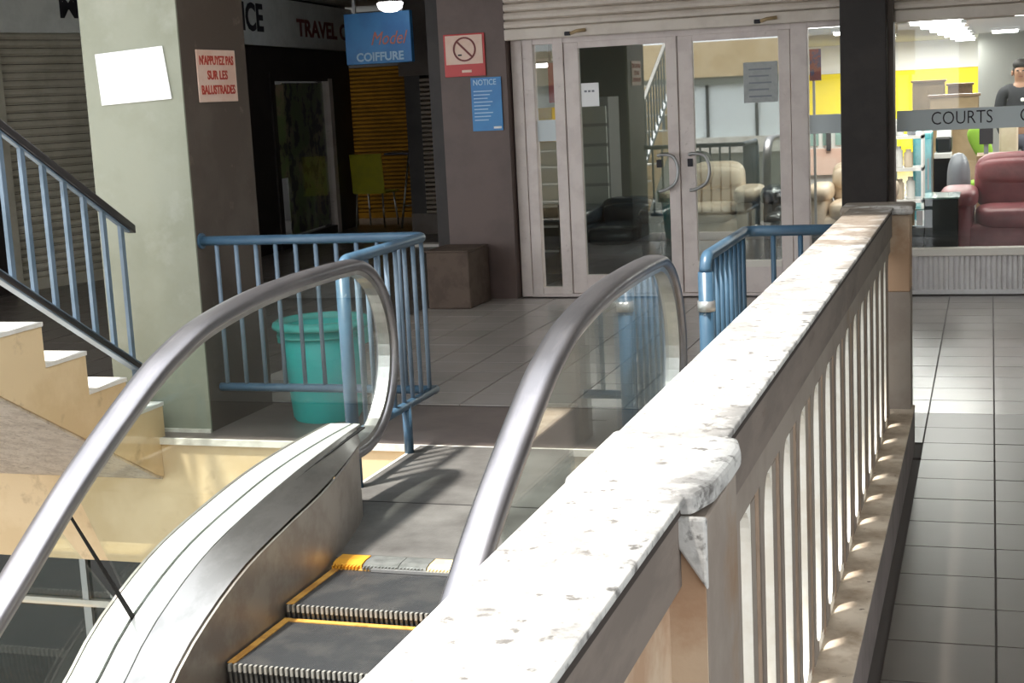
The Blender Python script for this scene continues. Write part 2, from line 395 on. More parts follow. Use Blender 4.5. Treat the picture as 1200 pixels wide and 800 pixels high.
# left side walls of the passage
ax, ay = -8.618, 11.977; A = math.atan2(.9469, .3216)
s = struct('wall_left', (ax, ay, 0), A)
BX('pier', M['black_paint'], s, (-3.5, -.33, 0, .25, 0, CEIL), off=(0, 0, 0))
BX('pier', M['black_paint'], s, (1.60, 2.4, 0, .25, 0, CEIL), off=(0, 0, 0))
BX('infill', M['black_paint'], s, (-.33, 1.6, .16, .25, 0, CEIL), off=(0, 0, 0))
BX('lintel', M['black_paint'], s, (-.33, 1.6, .06, .16, 2.42, CEIL), off=(0, 0, 0))
sh = thing('roller_shutter', 'closed grey roller shutter on the far left behind the stair railing', 'shutter', (ax, ay, 0), A)
def slat_mesh(L, h, d): return [(0, 0), (0, h*.12), (-d, h*.3), (-d*1.1, h*.6), (-d*.5, h*.88), (0, h*.93), (.012, h*.93), (.012, 0)]
first = None
for k in range(31):
    if first is None:
        first = MB().prism(slat_mesh(1, .075, .016), -.33, 1.6).build('slat', M['shutter2'], sh, off=(0, 0, 0)); first.location = (0, .03, .10)
    else: dup(first, sh, (0, .03, .10+.075*k))
BX('bottom_bar', M['shutter2'], sh, (-.33, 1.6, .005, .05, 0, .10), off=(0, 0, 0))
BX('guide_rail', M['shutter2'], sh, (-.38, -.30, -.01, .07, 0, 2.42), off=(0, 0, 0))
sg = thing('shop_sign', 'long pale sign board ending in a dark letter M above the grey shutter', 'sign', (ax, ay, 2.41), A)
BX('board', M['sign_white'], sg, (-2.2, 1.9, -.06, -.02, 0, .42), off=(0, 0, 0))
text('lettering', 'M', .30, (.47, -.063, .235), (math.pi/2, 0, 0), M['ink_black'], sg, bold=.008)

bx_, by_ = -7.53, 13.82; B = math.atan2(17.405-13.82, -7.958+7.53)
s = struct('wall_left_far', (bx_, by_, 0), B)
BX('plaster', M['black_paint'], s, (-.6, 1.2, 0, .2, 0, CEIL), off=(0, 0, 0))
BX('plaster', M['black_paint'], s, (3.4, 4.22, 0, .2, 0, CEIL), off=(0, 0, 0))
BX('plaster', M['black_paint'], s, (1.2, 3.4, 0, .2, 2.0, CEIL), off=(0, 0, 0))
BX('backing', M['black_paint'], s, (1.2, 3.4, .75, .8, 0, 2.0), off=(0, 0, 0))
s = struct('door_3', (bx_, by_, 0), B)
BX('frame', M['black_paint'], s, (1.2, 1.32, -.02, .06, 0, 1.95), off=(0, 0, 0))
BX('frame', M['frame'], s, (3.24, 3.38, -.03, .06, 0, 1.93), off=(0, 0, 0), label='pale door jamb')
BX('frame', M['black_paint'], s, (1.2, 3.38, -.02, .06, 1.90, 2.0), off=(0, 0, 0))
BX('frame', M['black_paint'], s, (1.2, 3.38, -.02, .06, 0, .1), off=(0, 0, 0))
BX('pane', M['shop_glass'], s, (1.32, 3.24, .02, .03, .1, 1.90), off=(0, 0, 0))
BX('poster', M['poster_mixed'], s, (1.72, 3.22, .05, .054, .12, 1.88), off=(0, 0, 0), label='mottled green and brown posters behind the glass')
BX('sticker_strip', M['poster_mixed'], s, (1.36, 1.68, .012, .016, .8, 1.86), off=(0, 0, 0))
sg = thing('shop_sign', 'pale board over the dark glazed door lettered ICE and TRAVEL', 'sign', (bx_, by_, 2.28), B)
BX('board', M['sign_white'], sg, (-1.2, 4.2, -.09, -.03, 0, .53), off=(0, 0, 0))
text('lettering', 'OFFICE', .40, (.20, -.093, .275), (math.pi/2, 0, 0), M['ink_black'], sg, xs=1.1, bold=.012)
text('lettering', 'TRAVEL CO', .27, (3.15, -.093, .22), (math.pi/2, 0, 0), M['ink_dark_red'], sg, xs=1.6, bold=.008)
# end of the passage
s = struct('wall_end')
BX('plaster', M['black_paint'], s, (-12, -5.8, 19.16, 19.4, 0, CEIL))
s = struct('wall_return'); BX('plaster', M['brown_paint'], s, (-5.8, -4.42, 16.5, 19.1, 0, CEIL))
BX('skirting', M['brown_paint'], s, (-6.7, -5.8, 16.60, 19.2, 0, .25))
BX('beam', M['brown_paint'], s, (-6.75, -5.8, 16.58, 19.2, 1.9, CEIL))
BX('wall_return', M['black_paint'], s, (-6.7, -6.5, 16.62, 19.2, .25, 1.9))
sh = thing('roller_shutter', 'closed mustard brown shutter behind the yellow chair', 'shutter', (-8.1, 19.1, 0))
mb = MB()
for k in range(36): mb.prism([(u, v) for u, v in ((19.12, .08+.056*k), (19.085, .095+.056*k), (19.085, .118+.056*k), (19.12, .133+.056*k))], -8.6, -7.66)
mb.build('slats', M['shutter_brown'], sh, kind='stuff')
BX('guide_rail', M['chair_metal'], sh, (-8.64, -8.59, 19.05, 19.14, 0, 2.1))
BX('bottom_bar', M['shutter_brown'], sh, (-8.6, -7.66, 19.08, 19.14, 0, .08))
sh = thing('roller_shutter', 'narrow dull brown shutter beside the brown pillar, over a low step', 'shutter', (-6.4, 16.55, .25))
mb = MB()
for k in range(30): mb.prism([(16.58, .25+.054*k), (16.55, .262+.054*k), (16.55, .285+.054*k), (16.58, .298+.054*k)], -6.48, -5.8)
mb.build('slats', M['shutter_narrow'], sh, kind='stuff')
BX('ledge', M['knee_top'], s, (-6.1, -5.4, 15.1, 15.3, 0, .03)) 

# ---------------------------------------------------------------- pillars
p = thing('pillar', 'large square pillar, pale green front and dark brown side, behind the bucket railing', 'pillar', (-4.015, 6.75, 0))
BX('shaft', M['brown_paint'], p, (-4.28, -3.745, 6.412, 7.08, 0, CEIL))
BX('green_face', M['green_paint'], p, (-4.285, -3.742, 6.40, 6.413, .0, CEIL))
BX('base_fillet', M['white_edge'], p, (-4.29, -3.74, 6.385, 6.40, 0, .018))
p = thing('pillar', 'dark brown pillar carrying the no smoking sign, left of the shop doors', 'pillar', (-3.9, 11.15, 0))
BX('shaft', M['pillar_brown'], p, (-4.15, -3.60, 11.07, 11.6, 0, CEIL))
BX('side_strip', M['black_paint'], p, (-4.26, -4.15, 11.10, 11.6, 0, CEIL))
p = thing('pillar', 'black pillar between the shop doors and the wide shop window', 'pillar', (-.86, 11.0, 0))
BX('shaft', M['black_paint'], p, (-1.025, -.70, 10.85, 11.16, 0, CEIL), bevel=.01)
BX('edge_strip', M['brown_paint'], p, (-.70, -.66, 10.95, 11.16, 0, CEIL))
b = thing('concrete_block', 'squat brown concrete block at the foot of the brown pillar', 'block', (-3.97, 10.76, 0))
BX('body', M['block'], b, (-4.15, -3.80, 10.52, 11.0, 0, .44), bevel=.012)
BX('cap', M['block'], b, (-4.16, -3.80, 10.52, 11.0, .44, .452), bevel=.004)

# ---------------------------------------------------------------- storefront
Y0 = 11.2
s = struct('door_frame' if False else 'trim_2')
fr = M['frame']
for x0, x1 in ((-3.59, -3.50), (-3.495, -3.41), (-3.25, -3.165), (-1.415, -1.29)):
    BX('post', fr, s, (x0, x1, Y0-.03, Y0+.06, 0, 2.05), bevel=.006)
BX('head_rail', fr, s, (-3.5, -.99, Y0-.025, Y0+.06, 1.985, 2.08), bevel=.004)
BX('threshold', fr, s, (-3.5, -.99, Y0-.04, Y0+.06, 0, .022))
s = struct('window_1')
BX('pane', M['shop_glass'], s, (-3.41, -3.25, Y0, Y0+.006, .07, 1.985)); BX('frame', fr, s, (-3.41, -3.25, Y0-.02, Y0+.04, .022, .075))
BX('sticker_band', M['sticker'], s, (-3.405, -3.255, Y0-.004, Y0-.001, 1.235, 1.40))
def leaf(name, x0, x1, zb, rz, hinge, handle_x):
    d = struct(name, (hinge, Y0, 0), rz)
    X = lambda v: v-hinge
    w = .115
    BX('stile', fr, d, (X(x0), X(x0)+w, -.02, .03, .025, 1.985), bevel=.005, off=(0, 0, 0))
    BX('stile', fr, d, (X(x1)-w*.75, X(x1), -.02, .03, .025, 1.985), bevel=.005, off=(0, 0, 0))
    BX('top_rail', fr, d, (X(x0)+w, X(x1)-w*.75, -.02, .03, 1.94, 1.985), off=(0, 0, 0))
    BX('bottom_rail', fr, d, (X(x0)+w, X(x1)-w*.75, -.02, .03, .025, zb), off=(0, 0, 0))
    BX('pane', M['door_glass'], d, (X(x0)+w, X(x1)-w*.75, .002, .008, zb, 1.94), off=(0, 0, 0))
    if zb > .2: BX('glazing_bead', M['knee_top'], d, (X(x0)+w, X(x1)-w*.75, -.026, -.02, zb-.05, zb), off=(0, 0, 0))
    hx = X(handle_x)
    pts = crv([(hx, 1.09), (hx+.03, 1.10), (hx+.12, 1.08), (hx+.155, .98), (hx+.13, .88), (hx+.05, .83), (hx, .82)], 5)
    MB().tube([(x, -.02 if i in (0, len(pts)-1) else -.065, z) for i, (x, z) in enumerate(pts)], .013, 8).build('handle', M['chair_metal'], d, smooth=True, off=(0, 0, 0))
    BX('lock', M['ink_black'], d, (hx-.02, hx+.02, -.03, -.02, 1.00, 1.06), off=(0, 0, 0))
    return d
d1 = leaf('door_1', -3.16, -2.27, .17, -math.radians(.7), -3.16, -2.43)
d2 = leaf('door_2', -2.265, -1.42, .27, 0, -1.42, -2.19)
n = thing('paper_notice', 'greyish paper notice stuck to the upper right of the right glass door', 'notice', (-1.64, Y0-.005, 1.6))
BX('sheet', mat('notice_grey', (.46, .48, .48), (.40, .42, .42), 20, .8), n, (-1.77, -1.515, Y0-.006, Y0-.003, 1.46, 1.76))
for k in range(5): BX('print_line', M['grey_plastic'], n, (-1.73, -1.56-.02*(k % 2), Y0-.0075, Y0-.006, 1.70-.05*k, 1.712-.05*k))
n = thing('paper_notice', 'small white paper inside the left glass door, above the grey slatted unit', 'notice', (-2.97, Y0+.03, 1.58))
BX('sheet', M['paper'], n, (-3.035, -2.895, Y0-.006, Y0-.003, 1.49, 1.67))
for k in range(3): BX('print_line', M['grey_plastic'], n, (-3.01+.03*k, -2.99+.03*k, Y0-.008, Y0-.006, 1.60, 1.615))
s = struct('window_2')
BX('pane', M['shop_glass'], s, (-1.29, -1.03, Y0, Y0+.006, .02, 1.985))
BX('frame', M['chair_metal'], s, (-1.05, -1.03, Y0-.02, Y0+.04, .02, 1.985))
BX('sticker_band', M['sticker'], s, (-1.285, -1.055, Y0-.004, Y0-.001, 1.21, 1.35))
s = struct('window_3')
BX('pane', M['shop_glass'], s, (-.66, 2.6, Y0, Y0+.006, .345, 2.0))
BX('sill', M['knee_top'], s, (-.66, 2.6, Y0-.06, Y0+.06, .285, .342), bevel=.006)
BX('back_panel', M['knee'], s, (-.66, 2.6, Y0, Y0+.05, 0, .29))
BX('plinth', M['knee'], s, (-.66, 2.6, Y0-.03, Y0, 0, .035))
mb = MB()
x = -.655
while x < 2.58: mb.prism([(x, Y0), (x+.006, Y0-.018), (x+.026, Y0-.018), (x+.032, Y0)], .035, .285, 'Z'); x += .037
mb.build('fluted_board', M['knee'], s, kind='stuff')
bd = thing('window_band', 'pale sticker band with dark capital letters across the wide shop window', 'sign', (.5, Y0-.004, 1.21))
BX('band', M['sticker'], bd, (-.655, 2.6, Y0-.005, Y0-.002, 1.20, 1.352))
for tx in (-.20, .38+.03, 1.2):
    text('lettering', 'COURTS', .135, (tx-(.5), -.0035, .072), (math.pi/2, 0, 0), M['ink_black'], bd, xs=.82, bold=-.001, ext=.001)
# shutters rolled half up over the shop
def big_shutter(label, x0, x1, zb, n):
    sh = thing('roller_shutter', label, 'shutter', ((x0+x1)/2, Y0-.1, zb))
    f = MB().prism([(-.005, 0), (-.035, .012), (-.042, .035), (-.03, .055), (-.005, .064), (.01, .064), (.01, 0)], x0-(x0+x1)/2, x1-(x0+x1)/2).build('slat', M['shutter'], sh, off=(0, 0, 0))
    f.location = (0, 0, .085)
    for k in range(1, n): dup(f, sh, (0, 0, .085+.066*k))
    BX('bottom_bar', M['shutter'], sh, (x0, x1, Y0-.15, Y0-.08, zb, zb+.085), bevel=.01)
    return sh
s1 = big_shutter('half raised beige shutter above the two glass doors', -3.6, -1.03, 2.025, 10)
s2 = big_shutter('half raised beige shutter above the wide shop window', -.66, 2.6, 1.98, 11)
for x in (-3.11, -1.66):
    BX('latch', M['ink_black'], s1, (x, x+.05, Y0-.165, Y0-.14, 2.035, 2.065), bevel=.006)
    MB().tube([(x+.05, Y0-.16, 2.05), (x+.10, Y0-.17, 2.065), (x+.17, Y0-.16, 2.07)], .013, 8).build('latch_bar', M['cardboard'], s1, smooth=True)

# ---------------------------------------------------------------- showroom shell
s = struct('floor_showroom'); BX('slab', M['show_floor'], s, (-4.3, 6, 11.26, 31.2, -.1, .0))
s = struct('ceiling_showroom'); BX('panel', M['show_ceiling'], s, (-4.3, 6, 11.3, 31.2, 2.28, 2.35))
s = struct('wall_showroom')
BX('yellow_panel', M['yellow_wall'], s, (-4.3, -.22, 31.0, 31.2, 0, 1.72)); BX('white_panel', M['white'], s, (-4.3, -.22, 30.95, 31.2, 1.72, 2.28))
BX('grey_panel', M['show_wall'], s, (-.22, 6, 28, 28.2, 0, 2.28))
BX('side_panel', M['show_wall'], s, (-4.38, -4.3, 11.62, 31.2, 0, CEIL)); BX('side_panel', M['show_wall'], s, (6, 6.2, 11.3, 31.2, 0, 2.28))
BX('front_panel', M['show_wall'], s, (-4.3, -3.6, 11.62, 11.7, 0, CEIL))
BX('partition', M['opp_grey'], s, (-4.3, -1.80, 15.5, 15.6, 0, 2.28))
BX('front_lintel', M['show_wall'], s, (-3.6, 2.8, 11.3, 11.36, 2.05, 2.35))
def tube_light(x0, x1, y, label, grp=None, dy=.16, z=2.2):
    t = thing('ceiling_light', label, 'light', ((x0+x1)/2, y, z), group=grp)
    BX('housing', M['white'], t, (x0-.03, x1+.03, y-dy, y+dy, z+.04, z+.08)); BX('tube', M['tube'], t, (x0, x1, y-dy*.8, y+dy*.8, z, z+.04))
names = ['nearest to the window', 'second from the window', 'third from the window', 'fourth from the window', 'fifth from the window', 'sixth from the window', 'seventh from the window', 'farthest, by the yellow wall']
for k in range(8):
    y = 17.0 + 1.75*k
    tube_light(-.98+.05*k, -.36+.01*k, y, 'fluorescent ceiling fitting in the row behind the wide window, '+names[k], 'row of ceiling lights in the showroom')
for k, (x, y, l) in enumerate(((-1.95, 17.5, 'left and nearer of the pair seen between door and black pillar'), (-1.75, 21, 'right and farther of the pair seen between door and black pillar'))):
    tube_light(x-.3, x+.3, y, 'glowing ceiling fitting, '+l)
tube_light(.25, 1.2, 17.5, 'short ceiling fitting above the standing person')
tube_light(.02, .4, 25, 'small far ceiling fitting left of the standing person')
tube_light(-4.1, -3.9, 13.4, 'tiny lit fitting high in the narrow side light', z=1.85, dy=.05)
tube_light(1.6, 3.0, 15, 'ceiling fitting deep at the right of the showroom')

t = thing('pillar', 'pale grey-green pillar added behind the left glass door as the reflection of the green pillar', 'pillar', (-3.0, 13.4, 0))
BX('shaft', M['green_paint'], t, (-3.32, -2.90, 13.9, 14.3, 0, 2.28)); BX('edge_strip', M['white_edge'], t, (-2.90, -2.86, 13.9, 14.0, 0, 2.28))  # added shape in place of the green pillar reflected in the door
# added fill lamps strengthening the light of the showroom ceiling fittings
for (x, y, e) in ((-.7, 16, 60), (-1.5, 13.2, 30), (-.6, 22, 150), (-1.2, 28.5, 260), (1.5, 15, 60), (-.4, 13.0, 35)):
    ld = bpy.data.lights.new('showroom_fill', 'AREA'); ld.energy = e; ld.size = 1.6; ld.color = (1, .97, .92)
    lo = bpy.data.objects.new('showroom_fill', ld); COL.objects.link(lo); lo.location = (x, y, 2.18)

# ================================================================ BALUSTRADE
bl = thing('balustrade', 'long white-topped concrete balustrade running from the foreground to the far right post', 'balustrade', (-.48, 2.5, 0))
BX('coping', M['coping'], bl, (-.565, -.386, -1.2, 6.36, 1.052, 1.064), bevel=.003)
BX('joint', M['gap_shadow'], bl, (-.54, -.392, -1.2, 6.4, 1.036, 1.052))  # near-black strip: gap shadow under the coping put into the colour
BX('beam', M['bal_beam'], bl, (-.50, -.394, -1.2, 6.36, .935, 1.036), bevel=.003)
BX('top_panel', M['bal_conc'], bl, (-.447, -.402, 2.10, 6.36, .87, .935))
BX('near_panel', M['bal_rust'], bl, (-.53, -.412, -1.2, 1.88, 0, .935))
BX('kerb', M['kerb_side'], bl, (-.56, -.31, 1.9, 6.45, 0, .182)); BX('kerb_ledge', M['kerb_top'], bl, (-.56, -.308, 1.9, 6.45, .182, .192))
BX('near_post', M['bal_conc'], bl, (-.55, -.36, 1.872, 2.12, 0, 1.03), bevel=.004)
BX('post_face', M['bal_rust'], bl, (-.55, -.362, 1.866, 1.872, 0, 1.03))
mb = MB(); mb.prism([(-.57, 1.92), (-.40, 1.86), (-.375, 1.865), (-.357, 1.93), (-.352, 2.05), (-.352, 2.12), (-.365, 2.18), (-.40, 2.215), (-.57, 2.215)], 1.036, 1.068, 'Z')
mb.build('post_cap', M['coping'], bl, bevel=.008)
MB().prism([(-.425, 1.036), (-.357, 1.036), (-.357, .935)], 1.855, 1.868, 'Y').build('sunlit_wedge', M['coping'], bl, bevel=.004)  # pale wedge: sunlit triangle below the cap put into shape and colour
BX('far_post', M['bal_rust'], bl, (-.575, -.322, 6.36, 6.54, .70, 1.03), bevel=.006)
BX('far_post_shaft', M['bal_conc'], bl, (-.575, -.322, 6.36, 6.54, 0, .70))
BX('post_cap', M['coping'], bl, (-.605, -.305, 6.31, 6.55, 1.03, 1.068), bevel=.012)
# balusters between the slots (far jamb of slot k at y = yk)
rr = .052; zb_, zt_ = .192, .87
def arcside(y0, sg):   # jamb line from bottom to top with rounded ends widening towards the slot
    lo_ = [(y0-sg*rr*(1-math.sin(t)), zb_+.03+rr-rr*math.cos(t)) for t in [k*math.pi/10 for k in range(6)]]
    hi_ = [(y0-sg*rr*(1-math.cos(t)), zt_-.10+rr*1.9*math.sin(t)) for t in [k*math.pi/10 for k in range(6)]]
    return [(y0-sg*rr, zb_)] + lo_ + hi_ + [(y0-sg*rr, zt_)]
body = arcside(0, 1) + arcside(.162, -1)[::-1]
L1 = arcside(0, 1) + [(.045, zt_), (.045, zb_)]
L3 = [(.118, zb_), (.118, zt_)] + arcside(.162, -1)[::-1]
O = (-.48, 2.5, 0)
protos = []
for nm, mk, mm in (('baluster', lambda: MB().prism(body, -.447, -.424), M['bal_sunlit']),
                   ('baluster_rib', lambda: MB().prism(L1, -.424, -.402), M['bal_sunlit']),
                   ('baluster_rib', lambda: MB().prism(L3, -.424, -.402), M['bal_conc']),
                   ('tan_rib', lambda: MB().box(-.424, -.402, .062, .100, zb_, zt_), M['slat_tan']),  # middle rib in a plain tan
                   ('shaded_face', lambda: MB().box(-.402, -.4005, .002, .045, zb_+.03, zt_), M['bal_conc'])):  # thin grey sheet: shade on the outer side put into the colour
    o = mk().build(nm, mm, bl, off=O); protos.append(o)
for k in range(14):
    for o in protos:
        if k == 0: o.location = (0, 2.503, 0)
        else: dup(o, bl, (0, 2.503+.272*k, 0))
BX('end_slab', M['bal_conc'], bl, (-.447, -.402, 2.10, 2.393, .19, .87))

# ================================================================ ESCALATOR
XL, XR = -2.21, -1.39; XC = (XL+XR)/2
es = thing('escalator', 'escalator rising from the lower floor to the landing, glass sides and steel decks', 'escalator', (XC, 4.6, 0))
hr = crv([(-1.5, -2.33), (1.5, -.52), (2.6, .14), (3.023, .393), (3.363, .603), (3.748, .80), (3.95, .876), (4.147, .925), (4.476, .962), (4.81, .976), (5.15, .977)], 6)
cy_, cz_, R_ = 5.25, .603, .374
arc = [(cy_+R_*math.cos(a), cz_+R_*math.sin(a)) for a in [math.pi/2 - math.pi*k/22 for k in range(1, 23)]]
tail = [(5.17, .228), (5.10, .24), (5.02, .27)]
hpath = hr + arc + tail
dk = crv([(-1.5, -2.86), (1.5, -.94), (2.6, -.235), (3.0, .01), (3.39, .20-.0), (3.56, .245), (3.88, .293), (4.23, .325), (4.56, .338), (4.93, .345), (5.24, .345)], 6)
# deck height table uses measured drops below .345
dk = crv([(-1.5, -2.80), (1.5, -.86), (2.6, -.16), (3.0, .085), (3.39, .045+.02+.0), ], 1) if False else crv([(-1.5, -3.03), (1.5, -1.14), (2.6, -.447), (3.0, -.20), (3.39, .018), (3.56, .122), (3.88, .235), (4.23, .295), (4.56, .331), (4.93, .345), (5.24, .345)], 6)
def dz(y):
    for a, b_ in zip(dk, dk[1:]):
        if a[0] <= y <= b_[0]: return a[1] + (b_[1]-a[1])*(y-a[0])/(b_[0]-a[0]+1e-9)
    return dk[-1][1]
ys = [-1.5+.25*k for k in range(16)] + [2.5+.09*k for k in range(31)]
def strip(name, m, f0, f1, side, kind=None, bevel=0, label=None, y1=5.22, th=.01):
    """surface ribbon between two (x,z) functions of y, given thickness"""
    mb = MB(); bm = mb.bm; rows = []
    for y in [v for v in ys if v < y1] + [y1]:
        (xa, za), (xb, zb_) = f0(y), f1(y)
        d = Vector((xb-xa, zb_-za)); n = Vector((-d.y, d.x)).normalized()
        if (n.y > 0 and abs(d.x) > .02) or (abs(d.x) <= .02 and n.x > 0): n = -n
        if abs(d.x) <= .02: n = Vector((-1, 0))
        q = [(xa, za), (xb, zb_), (xb+n.x*th, zb_+n.y*th), (xa+n.x*th, za+n.y*th)]
        rows.append([bm.verts.new((XC + side*(x-XC), y, z)) for x, z in q])
    for a, b_ in zip(rows, rows[1:]):
        for k in range(4): bm.faces.new((a[k], a[(k+1) % 4], b_[(k+1) % 4], b_[k]))
    bm.faces.new(rows[0][::-1]); bm.faces.new(rows[-1])
    o = mb.build(name, m, es, label=label, smooth=True); o.data.set_sharp_from_angle(angle=.6); return o
flare = lambda y: 0 if y < 4.4 else .13*((y-4.4)/.7)**1.6
for side in (1, -1):
    hx = XC + side*(-2.415-XC)
    prof_h = [(hx-.034, -.022), (hx-.047, -.010), (hx-.048, .006), (hx-.038, .017), (hx-.018, .021), (hx+.018, .021), (hx+.038, .017), (hx+.048, .006), (hx+.047, -.010), (hx+.034, -.022)]
    MB().sweep(hpath, prof_h).build('handrail', M['rubber'], es, smooth=True)
    MB().sweep(hpath, [(hx-.026, -.040), (hx-.030, -.018), (hx+.030, -.018), (hx+.026, -.040)]).build('handrail_track', M['steel'], es, label='thin steel track under the rubber handrail')
    # glass: newel pane and incline pane, split at a joint square to the slope
    inner = [(y, z) for y, z in hpath]
    def off(path, o):
        out = []
        for i, (y, z) in enumerate(path):
            a = path[max(i-1, 0)]; c = path[min(i+1, len(path)-1)]
            t = Vector((c[0]-a[0], c[1]-a[1])).normalized(); out.append((y+t.y*o, z-t.x*o))
        return out
    inn = off(hpath, .022)
    top1 = [p_ for p_ in inn if p_[0] > 3.33 or p_[1] < -9]
    top0 = [p_ for p_ in inn if p_[0] <= 3.31]
    low1 = [(y, z) for y, z in dk if 3.62 < y < 5.05]
    low0 = [(y, z-.02) for y, z in dk if y <= 3.58]
    g = .005
    MB().prism(top1 + low1[::-1] + [(3.61, dz(3.61)-.02)], hx-g, hx+g).build('glass_panel', M['glass'], es)
    MB().prism(top0 + [(3.585, dz(3.585)-.02)] + low0[::-1], hx-g, hx+g).build('glass_panel', M['glass'], es)
    MB().prism([(3.315, .545), (3.323, .545), (3.604, dz(3.61)-.02), (3.594, dz(3.59)-.03)], hx-.002, hx+.002).build('glass_joint', M['dark_gap'], es)
    fl_ = flare
    strip('outer_deck', M['deck_steel'], lambda y: (-2.51, dz(y)), lambda y: (-2.421, dz(y)+.002), side)
    strip('deck', M['deck_steel'], lambda y: (-2.409, dz(y)+.002), lambda y: (-2.333-.3*fl_(y), dz(y)), side, label='flat steel deck beside the glass')
    strip('deck_groove', M['dark_gap'], lambda y: (-2.42, dz(y)-.006), lambda y: (-2.31-.3*fl_(y), dz(y)-.012), side, th=.004)
    strip('inner_deck', M['steel'], lambda y: (-2.329-.3*fl_(y), dz(y)-.001), lambda y: (-2.225-fl_(y)*.9, dz(y)-.058), side, y1=5.16, label='sloping steel deck above the skirt')
    strip('skirt_panel', M['steel_side'], lambda y: (XL-fl_(y), dz(y)-.062), lambda y: (XL-fl_(y), min(dz(y)-.55, -.02) if y < 4.55 else -.01), side, y1=5.10, th=.008)
    strip('outer_cladding', M['steel_side'], lambda y: (-2.515, dz(y)), lambda y: (-2.515, dz(y)-1.0), side)
    MB()._add([(XC+side*(x-XC), y, z) for x, y, z in ((XL-.145, 5.10, 0), (XL-.145, 5.10, .285), (-2.37, 5.16, .343), (-2.41, 5.225, .345), (-2.51, 5.22, .345), (-2.51, 5.22, 0))],
              [(0, 1, 2, 3, 4, 5)]).build('newel_end', M['steel_side'], es)
# steps
def step(y0, z, last=False):
    y1 = y0 + .40
    t = BX('step', M['steptread'], es, (XL+.006, XR-.006, y0+.012, y1, z-.03, z))
    mb = MB()     # curved riser face
    pr = [(y0+.012, z-.002), (y0+.014, z-.06), (y0+.03, z-.13), (y0+.06, z-.22), (y0+.09, z-.22), (y0+.09, z-.03)]
    mb.prism(pr, XL+.006, XR-.006); mb.build('riser', M['dark_gap'], t)
    mb = MB(); tip = MB(); n = 46
    for k in range(n):
        x = XL+.02 + (XR-XL-.04)*k/(n-1)
        mb.prism([(y0+.014, z-.02), (y0+.004, z-.024), (y0+.006, z-.07), (y0+.02, z-.13), (y0+.05, z-.21), (y0+.07, z-.21), (y0+.04, z-.1)], x-.004, x+.004)
        tip.box(x-.004, x+.004, y0, y0+.014, z-.022, z+.001)
    mb.build('cleat', M['cleat'], t, kind='stuff'); tip.build('cleat_tip', M['cleat_tip'], t, kind='stuff')
    BX('side_line', M['yellow_line'], t, (XL+.008, XL+.034, y0+.012, y1, z, z+.003))
    BX('side_line', M['yellow_line'], t, (XR-.034, XR-.008, y0+.012, y1, z, z+.003))
    BX('rear_line', M['yellow_line'], t, (XL+.034, XR-.034, y1-.026, y1-.002, z, z+.003))
zz = [-.012, -.055, -.20, -.40, -.62, -.85, -1.08, -1.31]
for k in range(8): step(4.135 - .405*k, zz[k])
# comb and landing plate
BX('landing_plate', M['plate'], es, (-2.545, -1.05, 4.64, 6.24, -.02, .003))
BX('plate_front', M['plate'], es, (XL-.05, XR+.05, 4.60, 4.64, -.02, .002))
BX('plate_groove', M['dark_gap'], es, (-2.545, -1.05, 5.30, 5.306, .003, .0045)) 
BX('plate_edge', M['white_edge'], es, (-2.56, -2.545, 5.22, 6.24, -.05, .004)); BX('plate_edge', M['white_edge'], es, (-1.05, -1.035, 5.22, 6.24, -.05, .004))
BX('truss_box', M['cream_wall'], es, (-2.55, -1.045, 5.22, 6.24, -.50, -.02))
segs = ((XL+.002, XL+.112, M['orange'], 'orange comb segment'), (XL+.118, XL+.25, M['comb_metal'], 'grey metal comb segment'), (XL+.253, XL+.355, M['comb_metal'], 'grey metal comb segment'), (XL+.36, XR-.002, M['comb_cream'], 'cream comb segment'))
for a, b_, mm, l in segs:
    mb = MB(); mb.prism([(4.525, -.008), (4.53, .004), (4.56, .010), (4.615, .010), (4.625, -.008)], a, b_)
    x = a+.006
    while x < b_-.008: mb.box(x, x+.006, 4.505, 4.53, -.008, .002); x += .013
    mb.build('comb_segment', mm, es, label=l)
BX('comb_edge', M['chair_metal'], es, (XL+.16, XR-.01, 4.498, 4.512, -.010, .0))

# ================================================================ STAIRCASE
sx = -3.95
stc = thing('staircase', 'cream concrete staircase with white treads rising to the left of the pillar', 'staircase', (-4.7, 6.2, 0))
NS = 9; dy_, rz_ = .303, .184
pl = [(6.30, -.0)]
for k in range(NS):
    pl += [(6.30-dy_*k, .176+rz_*k-.02), (6.30-dy_*(k+1), .176+rz_*k-.02)]
ytop = 6.30-dy_*NS
sof = lambda y: -.17 + (6.19-y)*.567
poly = [(6.30, 0), ] + pl[1:] + [(ytop, sof(ytop)), (6.19, -.17), (6.258, -.20), (6.258, 0)]
MB().prism(poly, -5.35, sx).build('body', M['cream_wall'], stc, merge=True)
MB().prism([(6.262, -.215), (6.19, -.185), (ytop, sof(ytop)-.015), (ytop, sof(ytop)-.001), (6.19, -.171), (6.262, -.20)], -5.35, sx-.01).build('soffit', M['rough_plaster'], stc)
for k in range(NS):
    BX('tread', M['tread'], stc, (-5.35, sx+.003, 6.30-dy_*(k+1)+.001, 6.30-dy_*k+.008, .157+rz_*k, .176+rz_*k))
